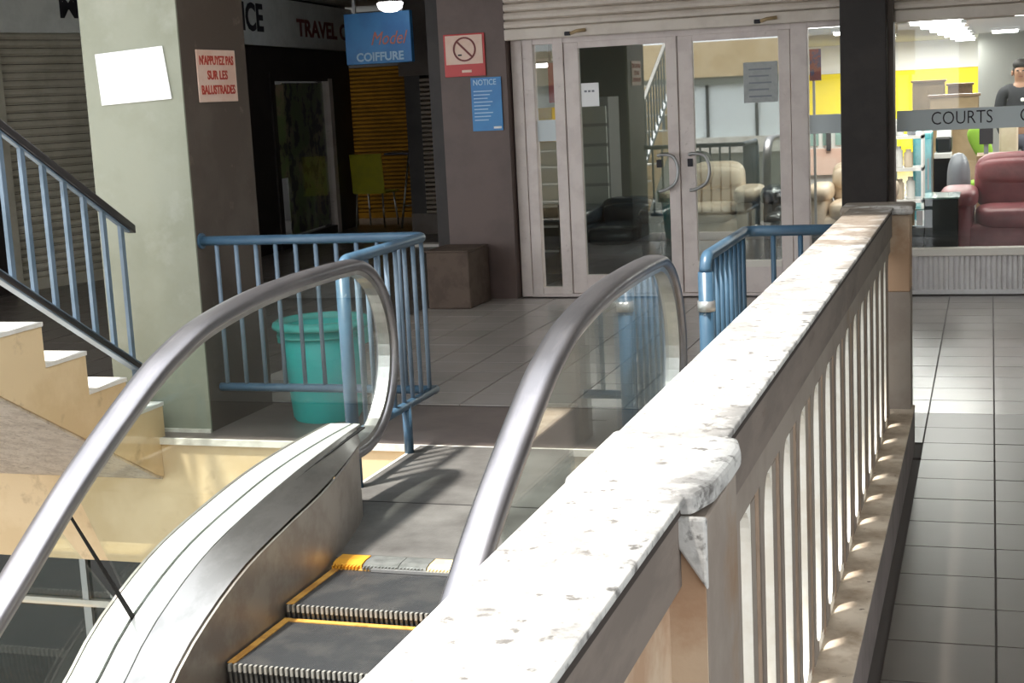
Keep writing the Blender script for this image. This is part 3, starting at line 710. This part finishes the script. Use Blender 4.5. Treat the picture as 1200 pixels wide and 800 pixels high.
# stair railing (black handrail, pale blue bars)
rl = thing('stair_railing', 'sloping railing with black handrail and pale blue bars on the staircase', 'railing', (-3.98, 6.0, 0))
xr = -3.985
hz = lambda y: 1.081 + (6.211-y)*.571
lz = lambda y: .392 + (6.171-y)*.592
def bar4(y0, y1, zf, h, w_, name, m):
    MB().prism([(y0, zf(y0)), (y1, zf(y1)), (y1, zf(y1)-h), (y0, zf(y0)-h)], xr-w_/2, xr+w_/2).build(name, m, rl, bevel=.006)
bar4(3.9, 6.225, hz, .042, .05, 'handrail', M['black_rail'])
bar4(3.9, 6.19, lambda y: hz(y)-.043, .012, .03, 'top_channel', M['blue_grey'])
bar4(3.9, 6.175, lz, .03, .045, 'lower_rail', M['black_rail'])
bar4(3.9, 6.175, lambda y: lz(y)-.03, .012, .05, 'lower_flange', M['blue_grey'])
bar4(3.9, 6.175, lambda y: lz(y)+.008, .008, .05, 'upper_flange', M['blue_grey'])
k = 0; y = 6.13
while y > 4.0:
    BX('bar', M['blue_grey'], rl, (xr-.009, xr+.009, y-.014, y+.014, lz(y)-.01, hz(y)-.045)); y -= .142
BX('foot', M['blue_grey'], rl, (xr-.015, xr+.015, 6.135, 6.165, .176, lz(6.15)-.03))
BX('foot', M['blue_grey'], rl, (xr-.015, xr+.015, 4.52, 4.55, .176+rz_*5, lz(4.53)-.03))

# ================================================================ BLUE RAILINGS
def tube_path(pts, r, name, m, parent, n=12): return MB().tube(pts, r, n).build(name, m, parent, smooth=True)
ra = thing('guard_railing', 'blue tubular guard railing around the turquoise bucket, left of the escalator', 'railing', (-3.1, 6.46, 0))
br = M['blue_rail']; yb = 6.46; zt = .965; xe = -2.545
def arcpts(c, r, a0, a1, n=7): return [(c[0]+r*math.cos(a0+(a1-a0)*k/n), c[1]+r*math.sin(a0+(a1-a0)*k/n)) for k in range(n+1)]
top = [(-3.745, yb, zt)] + [(x, y, zt) for x, y in arcpts((xe-.07, yb-.07), .07, math.pi/2, 0)] + [(xe, y, z) for y, z in [(5.50+.06-.06*math.sin(t), zt-.06+.06*math.cos(t)) for t in [k*math.pi/2/6 for k in range(7)]]]
tube_path(top, .024, 'top_rail', br, ra)
tube_path([(xe, 5.50, zt-.055), (xe, 5.50, 0)], .029, 'post', br, ra)
tube_path([(xe, 6.10, .225), (xe, 6.10, 0)], .022, 'post', br, ra)
tube_path([(-3.70, yb, .225), (xe+.01, yb, .225)], .021, 'bottom_rail', br, ra)
tube_path([(xe, yb+.02, .225), (xe, 5.50, .225)], .021, 'bottom_rail', br, ra)
f0 = MB().tube([(0, 0, .23), (0, 0, zt-.01)], .0115, 8).build('bar', M['blue_grey'], ra, smooth=True, off=(0, 0, 0))
f0.location = (-3.66+3.1, 0, 0)
x = -3.66+.108
while x < xe-.04: dup(f0, ra, (x+3.1, 0, 0)); x += .108
y = yb-.06
while y > 5.56: dup(f0, ra, (xe+3.1, y-6.46, 0)); y -= .108
MB().tube([(-3.745, yb, zt), (-3.735, yb, zt)], .04, 12).build('wall_flange', br, ra)
rb = thing('guard_railing', 'blue tubular guard railing right of the escalator, meeting the concrete balustrade', 'railing', (-1.02, 5.9, 0))
xb, yb2 = -1.022, 6.42; zt2 = .965
top = [(xb, y, z) for y, z in [(5.45+.06-.06*math.sin(t), zt2-.06+.06*math.cos(t)) for t in [math.pi/2-k*math.pi/2/6 for k in range(7)]]] + [(x, y, zt2) for x, y in arcpts((xb+.05, yb2-.05), .05, math.pi, math.pi/2)] + [(-.575, yb2, zt2)]
tube_path(top, .024, 'top_rail', br, rb)
tube_path([(xb, 5.45, zt2-.055), (xb, 5.45, 0)], .029, 'post', br, rb)
tube_path([(xb, yb2, .225), (xb, yb2, 0)], .022, 'post', br, rb)
tube_path([(xb, 5.45, .225), (xb, yb2, .225)], .021, 'bottom_rail', br, rb)
tube_path([(xb, yb2, .225), (-.575, yb2, .225)], .021, 'bottom_rail', br, rb)
f1 = MB().tube([(0, 0, .23), (0, 0, zt2-.01)], .0115, 8).build('bar', br, rb, smooth=True, off=(0, 0, 0)); f1.location = (0, 5.57-5.9, 0)
for k in range(1, 8): dup(f1, rb, (0, 5.57+.108*k-5.9, 0))
for k in range(3): dup(f1, rb, (.118+.118*k, yb2-5.9, 0))
MB().tube([(xb, 5.45, .76), (xb, 5.45, .80)], .034, 12).build('clamp', M['chair_metal'], rb, smooth=True)

# ================================================================ BUCKET
bk = thing('bucket', 'large turquoise plastic bucket on the floor behind the blue railing', 'bucket', (-3.27, 6.80, 0))
bcx, bcy, H = -3.28, 6.80, .52
mb = MB(); mb.lathe([(.165, 0), (.178, .02), (.196, .25), (.222, .50), (.215, .50), (.19, .25), (.172, .03), (.0, .03)], (bcx, bcy, 0), 36, caps=False)
mb.build('body', M['teal'], bk, smooth=True)
MB().lathe([(.215, .485), (.252, .482), (.256, .495), (.252, .51), (.232, .522), (.214, .522), (.212, .49)], (bcx, bcy, 0), 36, caps=False).build('rim', M['teal_rim'], bk, smooth=True)
MB().lathe([(.218, .44), (.234, .44), (.236, .448), (.220, .452)], (bcx, bcy, 0), 36, caps=False).build('band', M['teal_rim'], bk, smooth=True)
for sgn in (-1, 1):
    BX('handle_lug', M['teal_rim'], bk, (bcx+sgn*.225-.025, bcx+sgn*.225+.025, bcy-.03, bcy+.03, .39, .48), bevel=.01)
BX('base', M['teal'], bk, (bcx-.11, bcx+.11, bcy-.11, bcy+.11, .002, .02))

# ================================================================ SIGNS
n = thing('paper_sheet', 'blank white sheet of paper taped to the green face of the pillar', 'paper', (-4.02, 6.395, 1.78))
MB()._add([(-4.21, 6.397, 1.905), (-3.83, 6.397, 1.925), (-3.80, 6.397, 1.67), (-4.195, 6.397, 1.655), (-4.21, 6.393, 1.905), (-3.83, 6.393, 1.925), (-3.80, 6.390, 1.67), (-4.195, 6.390, 1.655)],
          [(0, 1, 2, 3), (4, 7, 6, 5), (0, 4, 5, 1), (1, 5, 6, 2), (2, 6, 7, 3), (3, 7, 4, 0)]).build('sheet', M['paper'], n)
n = thing('warning_sign', 'small pinkish sign with red capitals on the dark side of the green pillar', 'sign', (-3.74, 6.745, 1.775))
BX('plate', M['sign_pink'], n, (-3.742, -3.735, 6.55, 6.945, 1.645, 1.905), bevel=.003)
for i, (tx, sz, xs) in enumerate((("N'APPUYEZ PAS", .062, .80), ('SUR LES', .062, .95), ('BALUSTRADES', .062, .86))):
    text('lettering', tx, sz, (.0055, 0, .075-.073*i), (math.pi/2, 0, math.pi/2), M['ink_red'], n, xs=xs, bold=.0015)
n = thing('no_smoking_sign', 'square pale no smoking sign with a red strip on the brown pillar', 'sign', (-3.94, 11.06, 1.93))
BX('plate', M['sign_red'], n, (-4.105, -3.765, 11.055, 11.068, 1.77, 2.10), bevel=.003)
BX('white_field', M['sign_pink'], n, (-4.088, -3.782, 11.050, 11.055, 1.865, 2.088))
rg = MB(); N_ = 32
for k in range(N_):
    a0, a1 = 2*math.pi*k/N_, 2*math.pi*(k+1)/N_
    q = [(-3.93+r*math.cos(a), 1.98+r*math.sin(a)) for r, a in ((.082, a0), (.095, a0), (.095, a1), (.082, a1))]
    rg.prism(q, 11.046, 11.050, 'Y')
rg.prism([(-3.93-.064, 1.98+.054), (-3.93-.054, 1.98+.064), (-3.93+.064, 1.98-.054), (-3.93+.054, 1.98-.064)], 11.046, 11.050, 'Y')
rg.build('ring', M['ink_dark_red'], n)
BX('cigarette', M['ink_black'], n, (-3.985, -3.955, 11.047, 11.050, 1.93, 1.942)); BX('glare_mark', M['sign_pink'], n, (-3.96, -3.88, 11.052, 11.055, 1.80, 1.82))
n = thing('notice_board', 'blue notice with pale lines of print, right below the no smoking sign', 'sign', (-3.74, 11.06, 1.54))
BX('plate', M['sign_blue'], n, (-3.895, -3.645, 11.056, 11.067, 1.34, 1.755))
text('lettering', 'NOTICE', .062, (-.04, -.005, .175), (math.pi/2, 0, 0), M['ink_pale'], n, xs=.85, bold=.001)
for k in range(9): BX('print_line', M['ink_pale'], n, (-3.875, -3.72-.02*((k*7) % 3), 11.053, 11.056, 1.645-.028*k, 1.653-.028*k))
BX('print_line', M['white'], n, (-3.72, -3.655, 11.053, 11.056, 1.355, 1.372))
n = thing('shop_sign', 'blue hanging sign lettered COIFFURE under the passage ceiling', 'sign', (-6.3, 15.0, 2.0))
BX('panel', M['sign_blue'], n, (-6.70, -5.93, 14.98, 15.06, 2.02, 2.565), bevel=.006)
BX('hanger', M['chair_metal'], n, (-6.6, -6.57, 15.0, 15.03, 2.565, CEIL)); BX('hanger', M['chair_metal'], n, (-6.05, -6.02, 15.0, 15.03, 2.565, CEIL))
text('lettering', 'Model', .20, (.10, -.025, .28), (math.pi/2, 0, 0), M['ink_orange'], n, xs=.8, shear=.4)
text('lettering', 'COIFFURE', .125, (0, -.025, .09), (math.pi/2, 0, 0), M['ink_pale'], n, xs=.98, bold=.004)
lp = thing('ceiling_lamp', 'round lit dome lamp hanging before the top of the blue hanging sign', 'lamp', (-5.95, 14.5, CEIL))
MB().lathe([(.13, -.235), (.13, -.22), (.02, -.21), (.02, 0), (.0, 0)], (-5.95, 14.5, CEIL), 20, caps=False).build('base', M['white'], lp)
MB().lathe([(0, -.33), (.07, -.32), (.12, -.29), (.14, -.235)], (-5.95, 14.5, CEIL), 20, caps=False).build('shade', M['lamp'], lp, smooth=True)

# ================================================================ CHAIR AND TABLE IN THE PASSAGE
c = thing('chair', 'yellow plastic chair with metal legs by the mustard brown shutter', 'chair', (-7.68, 17.75, 0))
MB().prism([(17.60, .45), (17.58, .70), (17.55, .955), (17.575, .955), (17.605, .70), (17.63, .45)], -7.91, -7.46).build('backrest', M['yellow_chair'], c, bevel=.01)
BX('seat', M['yellow_chair'], c, (-7.90, -7.44, 17.60, 18.05, .44, .465), bevel=.01)
for x, y, dx, dy in ((-7.86, 17.62, -.02, -.04), (-7.50, 17.62, .02, -.04), (-7.86, 18.0, -.02, .05), (-7.50, 18.0, .02, .05)):
    MB().tube([(x, y, .44), (x+dx, y+dy, 0)], .013, 8).build('leg', M['chair_metal'], c, smooth=True)
t = thing('table', 'small dark-topped folding table with thin metal legs beside the yellow chair', 'table', (-7.1, 17.85, 0))
BX('tabletop', M['table_top'], t, (-7.42, -6.90, 17.55, 18.15, .93, .96), bevel=.008)
for a, b_ in (((-7.10, 17.62, .93), (-7.20, 17.48, 0)), ((-7.02, 17.62, .93), (-6.93, 17.62, 0)), ((-7.10, 18.08, .93), (-7.20, 18.15, 0)), ((-7.02, 18.08, .93), (-6.93, 18.12, 0))):
    MB().tube([a, b_], .015, 8).build('leg', M['chair_metal'], t, smooth=True)
MB().tube([(-7.17, 17.55, .28), (-6.96, 17.63, .28)], .010, 6).build('stretcher', M['chair_metal'], t)

# ================================================================ SHOWROOM FURNITURE
def sofa(name, label, cat, m, x0, x1, y0, y1, zs, hb, arm, facing=1, n=2, group=None, feet=True):
    t = thing(name, label, cat, ((x0+x1)/2, (y0+y1)/2, 0), group=group)
    cy0 = y0; cy1 = y1
    MB().blob(((x0+x1)/2, (y0+y1)/2, zs*.5+.03), ((x1-x0)/2-.02, (y1-y0)/2-.02, zs*.5-.02), .25).build('base', m, t, smooth=True)
    wi = (x1-x0-2*arm)/n
    for k in range(n):
        cx = x0+arm+wi*(k+.5)
        MB().blob((cx, y0+(y1-y0)*.40, zs+.04), (wi/2, (y1-y0)*.40, .09), .45).build('seat_cushion', m, t, smooth=True)
        mb = MB(); mb.blob((cx, y1-.16, (zs+hb)/2+.05), (wi/2+.01, .15, (hb-zs)/2), .5); mb.blob((cx, y1-.22, hb-.10), (wi/2, .13, .11), .6)
        mb.build('backrest', m, t, smooth=True)
    for xx in (x0+arm/2, x1-arm/2):
        mb = MB(); mb.blob((xx, (y0+y1)/2-.02, (zs+.2)*.5), (arm/2, (y1-y0)/2-.03, (zs+.2)*.5), .4); mb.blob((xx, (y0+y1)/2-.04, zs+.20), (arm/2+.03, (y1-y0)/2-.03, .08), .6)
        mb.build('armrest', m, t, smooth=True)
    return t
s_ = sofa('sofa', 'maroon leather sofa behind the wide shop window', 'sofa', M['maroon'], -.36, 1.55, 12.05, 12.95, .42, .90, .24)
s_ = sofa('armchair', 'black leather armchair behind the left glass door', 'armchair', M['black_leather'], -3.50, -2.62, 12.0, 12.95, .34, .62, .20, n=1)
s_ = sofa('sofa', 'cream leather sofa behind the right glass door', 'sofa', M['cream_leather'], -2.85, -1.99, 13.0, 13.8, .42, .86, .18, n=1)
s_ = sofa('armchair', 'dark blue-black armchair beside the cream sofa, behind the right glass door', 'armchair', M['black_leather'], -1.91, -1.59, 12.9, 13.7, .42, .80, .10, n=1)
s_ = sofa('armchair', 'cream armchair seen between the right door and the black pillar', 'armchair', M['cream_leather'], -1.52, -.80, 13.0, 13.8, .42, .82, .16, n=1)
s_ = sofa('footstool', 'low dark stool in front of the cream armchair', 'stool', M['black_leather'], -1.75, -1.05, 12.1, 12.6, .26, .30, .08, n=1)
t = thing('side_cabinet', 'glossy black side cabinet with a glass top left of the maroon sofa', 'cabinet', (-.45, 12.0, 0))
BX('carcass', M['black_gloss'], t, (-.475, -.228, 11.45, 11.95, 0, .68), bevel=.006)
BX('shelf_unit', M['black_gloss'], t, (-.60, -.475, 11.45, 11.95, 0, .48), bevel=.004)
BX('top', M['glass_top'], t, (-.485, -.22, 11.44, 11.96, .68, .692)); BX('glass_top', M['glass_top'], t, (-.64, -.475, 11.42, 11.96, .60, .612))
for k in range(2): BX('drawer_front', M['wood'], t, (-.59+.06*k, -.545+.06*k, 11.44, 11.46, .485, .595))
# tall white display shelves with small white goods
t = thing('display_shelf', 'white display shelves right of the black pillar', 'shelf', (-.75, 14.5, 0))
for z in (.05, .42, .72, 1.02): BX('shelf', M['white'], t, (-1.15, -.60, 14.3, 14.7, z, z+.03))
for x in (-1.15, -.88, -.62): BX('upright', M['white'], t, (x, x+.02, 14.3, 14.7, 0, 1.2))
for k, (x, z, h, mm) in enumerate(((-.83, .75, .20, 'white'), (-.74, .75, .17, 'cream_leather'), (-.82, .45, .19, 'cream_leather'), (-.72, .45, .21, 'white'), (-.82, 1.05, .13, 'white'), (-.71, 1.05, .14, 'grey_plastic'))):
    lab = ['white canister on the middle shelf, left', 'cream canister on the middle shelf, right', 'cream canister on the lower shelf, left', 'white canister on the lower shelf, right', 'white canister on the top shelf, left', 'grey canister on the top shelf, right'][k]
    o = MB().lathe([(.0, 0), (.038, 0), (.04, .01), (.04, h*.8), (.025, h*.86), (.025, h), (0, h)], (0, 0, 0), 14, caps=False).build('canister', M[mm], None, smooth=True)
    o.location = (x, 14.42, z); tag(o, 'small '+lab+' of the white display shelves', 'canister', 'canisters on the white display shelves')
t = thing('cooler', 'turquoise upright cabinet beside the white display shelves', 'cabinet', (-.58, 15, 0))
BX('body', M['teal_door'], t, (-.72, -.55, 14.9, 15.4, 0, 1.05), bevel=.01); BX('door', M['teal_door'], t, (-.71, -.56, 14.88, 14.9, .08, 1.0)); BX('handle', M['chair_metal'], t, (-.585, -.57, 14.86, 14.88, .5, .8))
t = thing('office_machine', 'black cabinet-like machine with a white tray left of the maroon sofa', 'machine', (-.45, 15, 0))
BX('body', M['black_gloss'], t, (-.53, -.35, 14.9, 15.4, 0, .80), bevel=.01); BX('tray', M['white'], t, (-.52, -.36, 14.8, 15.1, .80, .85), bevel=.005); BX('top', M['black_gloss'], t, (-.51, -.36, 14.95, 15.4, .85, 1.0), bevel=.02)
MB().prism([(14.95, 1.0), (15.3, 1.0), (15.3, 1.10), (15.05, 1.10)], -.50, -.37).build('lid', M['white'], t)
t = thing('tub_chair', 'grey rounded chair back rising behind the left end of the maroon sofa', 'chair', (-.28, 14.4, 0))
MB().blob((-.265, 13.45, .66), (.10, .18, .26), .8).build('backrest', M['grey_plastic'], t, smooth=True); MB().blob((-.265, 13.3, .44), (.14, .22, .06), .6).build('seat', M['grey_plastic'], t, smooth=True)
MB().tube([(-.265, 13.3, .4), (-.265, 13.3, .02)], .025).build('pedestal', M['chair_metal'], t); MB().lathe([(.18, 0), (.17, .02), (.02, .04)], (-.265, 13.3, 0), 20).build('base', M['chair_metal'], t)
t = thing('armchair', 'bright green upholstered chair behind the maroon sofa', 'chair', (-.12, 15.2, 0))
o = MB().blob((0, 0, 0), (.09, .06, .17), .7).build('backrest', M['green_cloth'], t, smooth=True, off=(0, 0, 0)); o.location = (.02, 0, .92); o.rotation_euler = (0, -.45, 0)
BX('seat', M['green_cloth'], t, (-.20, .04, 15.0, 15.4, .45, .55), bevel=.03)
for x in (-.18, .0):
    for y in (15.05, 15.35): BX('leg', M['wood'], t, (x, x+.03, y, y+.03, 0, .45))
t = thing('desk', 'brown wooden desk behind the maroon sofa, near the standing person', 'desk', (.15, 14.2, 0))
BX('top', M['wood'], t, (-.12, .9, 13.9, 14.5, .82, .86)); BX('panel', M['cream_leather'], t, (-.08, .86, 14.0, 14.03, 0, .82)); BX('side', M['wood'], t, (-.12, -.08, 13.95, 14.45, 0, .82)); BX('side', M['wood'], t, (.86, .9, 13.95, 14.45, 0, .82))
t = thing('desk_monitor', 'dark monitor seen from behind on the brown desk', 'monitor', (.0, 14.25, .86))
BX('screen', M['ink_black'], t, (-.10, .02, 14.2, 14.23, .95, 1.12)); BX('stand', M['grey_plastic'], t, (-.06, -.02, 14.22, 14.25, .86, .96))
t = thing('office_chair', 'beige office chair back by the brown desk', 'chair', (.2, 15, 0))
BX('backrest', M['cream_leather'], t, (.08, .26, 15.55, 15.6, .72, 1.14), bevel=.02); BX('seat', M['cream_leather'], t, (.07, .30, 15.58, 15.85, .5, .56), bevel=.02); BX('pedestal', M['chair_metal'], t, (.16, .19, 15.7, 15.73, 0, .5)); BX('base', M['chair_metal'], t, (.05, .31, 15.69, 15.74, 0, .03))
# tall cabinets before the yellow wall
for x0, x1, y, z1, mm, lab in ((-1.02, -.60, 21, 1.50, 'cardboard', 'tall light brown cupboard in front of the yellow wall'), (-.56, -.24, 21, 1.44, 'wood', 'darker brown cupboard right of the light brown cupboard'), (-.72, -.14, 19, 1.32, 'cardboard', 'low light brown cupboard before the two taller cupboards')):
    t = thing('cupboard', lab, 'cupboard', ((x0+x1)/2, y, 0))
    BX('carcass', M[mm], t, (x0, x1, y, y+.4, 0, z1), bevel=.008); xm = (x0+x1)/2
    BX('door', M[mm], t, (x0+.01, xm-.004, y-.02, y, .05, z1-.04)); BX('door', M[mm], t, (xm+.004, x1-.01, y-.02, y, .05, z1-.04)); BX('top', M['wood'], t, (x0-.02, x1+.02, y-.03, y+.42, z1, z1+.03))
t = thing('wall_poster', 'purple and red poster between the right door and the black pillar', 'poster', (-1.37, 12.6, 1.7))
BX('sheet', M['poster_purple'], t, (-1.44, -1.345, 12.6, 12.61, 1.60, 1.86)); BX('stand_pole', M['chair_metal'], t, (-1.42, -1.40, 12.62, 12.64, 0, 1.65)); BX('stand_foot', M['chair_metal'], t, (-1.5, -1.3, 12.5, 12.75, 0, .02))
t = thing('display_case', 'bright white display case between the right door and the black pillar', 'cabinet', (-1.3, 14.6, 0))
BX('body', M['white'], t, (-1.72, -1.30, 14.5, 14.9, 0, 1.2)); BX('plinth', M['sign_pink'], t, (-1.70, -1.34, 14.45, 14.5, .7, .95))
for k in range(3): BX('shelf_gap', M['glass_top'], t, (-1.66+.12*k, -1.58+.12*k, 14.48, 14.5, .98, 1.15))
BX('dark_vase', M['ink_black'], t, (-1.50, -1.46, 14.42, 14.48, .93, 1.12))
t = thing('reflection_unit', 'made-up grey slatted unit for the ladder-like reflection in the left glass door', 'cabinet', (-3.45, 12.9, 0))
BX('carcass', M['chair_metal'], t, (-3.62, -3.28, 13.0, 13.4, 0, 1.55))
for k in range(8): BX('reflection_slat', M['show_wall'], t, (-3.60, -3.30, 12.975, 13.0, .06+.18*k, .21+.18*k))  # pale slats made up for the lines reflected in the left door
t = thing('drawer_chest', 'dark chest with pale rails behind the narrow side light', 'cabinet', (-3.8, 12.6, 0))
BX('carcass', M['black_gloss'], t, (-4.05, -3.68, 12.6, 13.0, 0, .62)); 
for z in (.20, .42, .60): BX('rail', M['chair_metal'], t, (-4.05, -3.68, 12.58, 12.6, z, z+.02))
BX('glass_doors', M['show_wall'], t, (-4.04, -3.69, 12.7, 13.0, .62, 1.18))
t = thing('storage_box', 'amber box on top of the chest behind the narrow side light', 'box', (-3.85, 12.7, 1.2))
BX('carton', M['amber'], t, (-3.95, -3.72, 12.7, 12.95, 1.18+.12, 1.48)); BX('lid', M['cardboard'], t, (-3.96, -3.71, 12.69, 12.96, 1.18, 1.30))
t = thing('hanging_cloth', 'pinkish red cloth hanging high behind the narrow side light', 'cloth', (-3.8, 13.1, 1.5))
MB().prism([(-3.86, 13.1), (-3.80, 13.07), (-3.75, 13.12), (-3.69, 13.08), (-3.69, 13.13), (-3.80, 13.14)], 1.52, 1.88, 'Z').build('cloth', M['pink_cloth'], t); BX('rail', M['chair_metal'], t, (-4.1, -3.6, 13.1, 13.12, 1.88, 1.90)); BX('hook', M['chair_metal'], t, (-3.85, -3.83, 13.1, 13.12, 1.90, 2.28))

# ---------------------------------------------------------------- standing person
pe = thing('person', 'person in a black shirt standing in the showroom at the right edge', 'person', (.29, 16.35, 0))
def skin(name, verts, edges, radii, m, parent, sub=2, loc=(0, 0, 0)):
    me = bpy.data.meshes.new(name); me.from_pydata(verts, edges, []); me.materials.append(m)
    o = bpy.data.objects.new(name, me); COL.objects.link(o); o.parent = parent; o.location = loc
    md = o.modifiers.new('skin', 'SKIN'); md.use_smooth_shade = True
    for i, r in enumerate(radii): me.skin_vertices[0].data[i].radius = r if isinstance(r, tuple) else (r, r)
    me.skin_vertices[0].data[0].use_root = True
    ss = o.modifiers.new('sub', 'SUBSURF'); ss.levels = sub; ss.render_levels = sub
    return o
V = [(0, 0, .93), (0, 0, 1.10), (0, 0, 1.28), (0, 0, 1.40), (0, 0, 1.47), (0, -.005, 1.56), (0, 0, 1.655),
     (.09, 0, .90), (.10, -.01, .50), (.10, .02, .09), (.10, -.10, .04), (-.09, 0, .90), (-.10, .01, .50), (-.10, .03, .09), (-.10, -.09, .04),
     (.17, 0, 1.38), (.22, .02, 1.12), (.20, -.10, .88), (-.17, 0, 1.38), (-.22, .02, 1.12), (-.16, -.12, .92)]
E_ = [(0, 1), (1, 2), (2, 3), (3, 4), (4, 5), (5, 6), (0, 7), (7, 8), (8, 9), (9, 10), (0, 11), (11, 12), (12, 13), (13, 14), (3, 15), (15, 16), (16, 17), (3, 18), (18, 19), (19, 20)]
Rr = [(.14, .10), (.13, .10), (.15, .11), (.11, .08), (.05, .05), (.072, .085), (.06, .075), .085, .06, .04, .035, .085, .06, .04, .035, .06, .043, .03, .06, .043, .03]
skin('body', V, E_, Rr, M['skin'], pe)
sv = [(0, 0, .96), (0, 0, 1.10), (0, 0, 1.28), (0, 0, 1.415), (.175, 0, 1.38), (.22, .02, 1.12), (-.175, 0, 1.38), (-.22, .02, 1.12), (.20, -.09, .90), (-.165, -.11, .94)]
skin('shirt', sv, [(0, 1), (1, 2), (2, 3), (3, 4), (4, 5), (3, 6), (6, 7), (5, 8), (7, 9)], [(.155, .115), (.145, .115), (.165, .125), (.115, .09), .072, .056, .072, .056, .042, .042], M['shirt'], pe)
tv = [(0, 0, .96), (.095, 0, .88), (.10, -.01, .50), (.10, .02, .10), (-.095, 0, .88), (-.10, .01, .50), (-.10, .03, .10)]
skin('trousers', tv, [(0, 1), (1, 2), (2, 3), (0, 4), (4, 5), (5, 6)], [(.155, .12), .10, .075, .06, .10, .075, .06], M['trousers'], pe)
mb = MB(); mb.blob((0, .022, 1.662), (.079, .092, .062), 1.0); mb.blob((0, .045, 1.60), (.079, .062, .085), 1.0); mb.build('hair', M['hair'], pe, smooth=True, off=(0, 0, 0))
mb = MB(); mb.blob((0, -.095, 1.575), (.012, .018, .022), .9)
for sx_ in (-1, 1): mb.blob((sx_*.080, .0, 1.575), (.012, .02, .03), .9)
mb.build('nose_and_ears', M['skin'], pe, smooth=True, off=(0, 0, 0))
mb = MB()
for sx_ in (-1, 1): mb.blob((sx_*.03, -.083, 1.598), (.012, .008, .007), .9)
mb.build('eyes', M['hair'], pe, smooth=True, off=(0, 0, 0)); BX('mouth', M['ink_dark_red'], pe, (-.022, .022, -.089, -.08, 1.533, 1.539), off=(0, 0, 0))
for nm, (hx_, hy, hz_) in (('hand', (.20, -.11, .83)), ('hand', (-.16, -.13, .87))):
    hv = [(0, 0, .06), (0, 0, 0)]; he = [(0, 1)]; rr = [(.025, .02), (.035, .018)]
    for k, (dx, L) in enumerate(((-.028, .07), (-.01, .082), (.010, .078), (.028, .06))):
        i = len(hv); hv += [(dx, -.004, -.03), (dx, -.015, -.03-L*.55), (dx, -.03, -.03-L)]; he += [(1, i), (i, i+1), (i+1, i+2)]; rr += [.009, .009, .007]
    i = len(hv); hv += [(.045, -.015, -.005), (.055, -.03, -.035)]; he += [(1, i), (i, i+1)]; rr += [.011, .009]
    skin('hand', hv, he, rr, M['skin'], pe, 1, (hx_, hy, hz_))
b = MB(); b.blob((.02, -.125, 1.30), (.02, .01, .02), .9); b.build('badge', M['white'], pe, smooth=True, off=(0, 0, 0))
# lower storey: a display stand glimpsed below the slab
t = thing('display_stand', 'pale angular display stand glimpsed on the lower floor under the slab', 'stand', (-4.8, 7.9, -3.2))
BX('post', M['chair_metal'], t, (-4.85, -4.78, 7.85, 7.92, -3.2, -1.0)); BX('panel', M['glass_top'], t, (-5.3, -4.4, 7.9, 7.95, -1.7, -1.0)); BX('base', M['chair_metal'], t, (-5.1, -4.5, 7.7, 8.1, -3.2, -3.17))
BX('bracket', M['chair_metal'], t, (-5.2, -4.6, 7.84, 7.88, -1.15, -1.12))
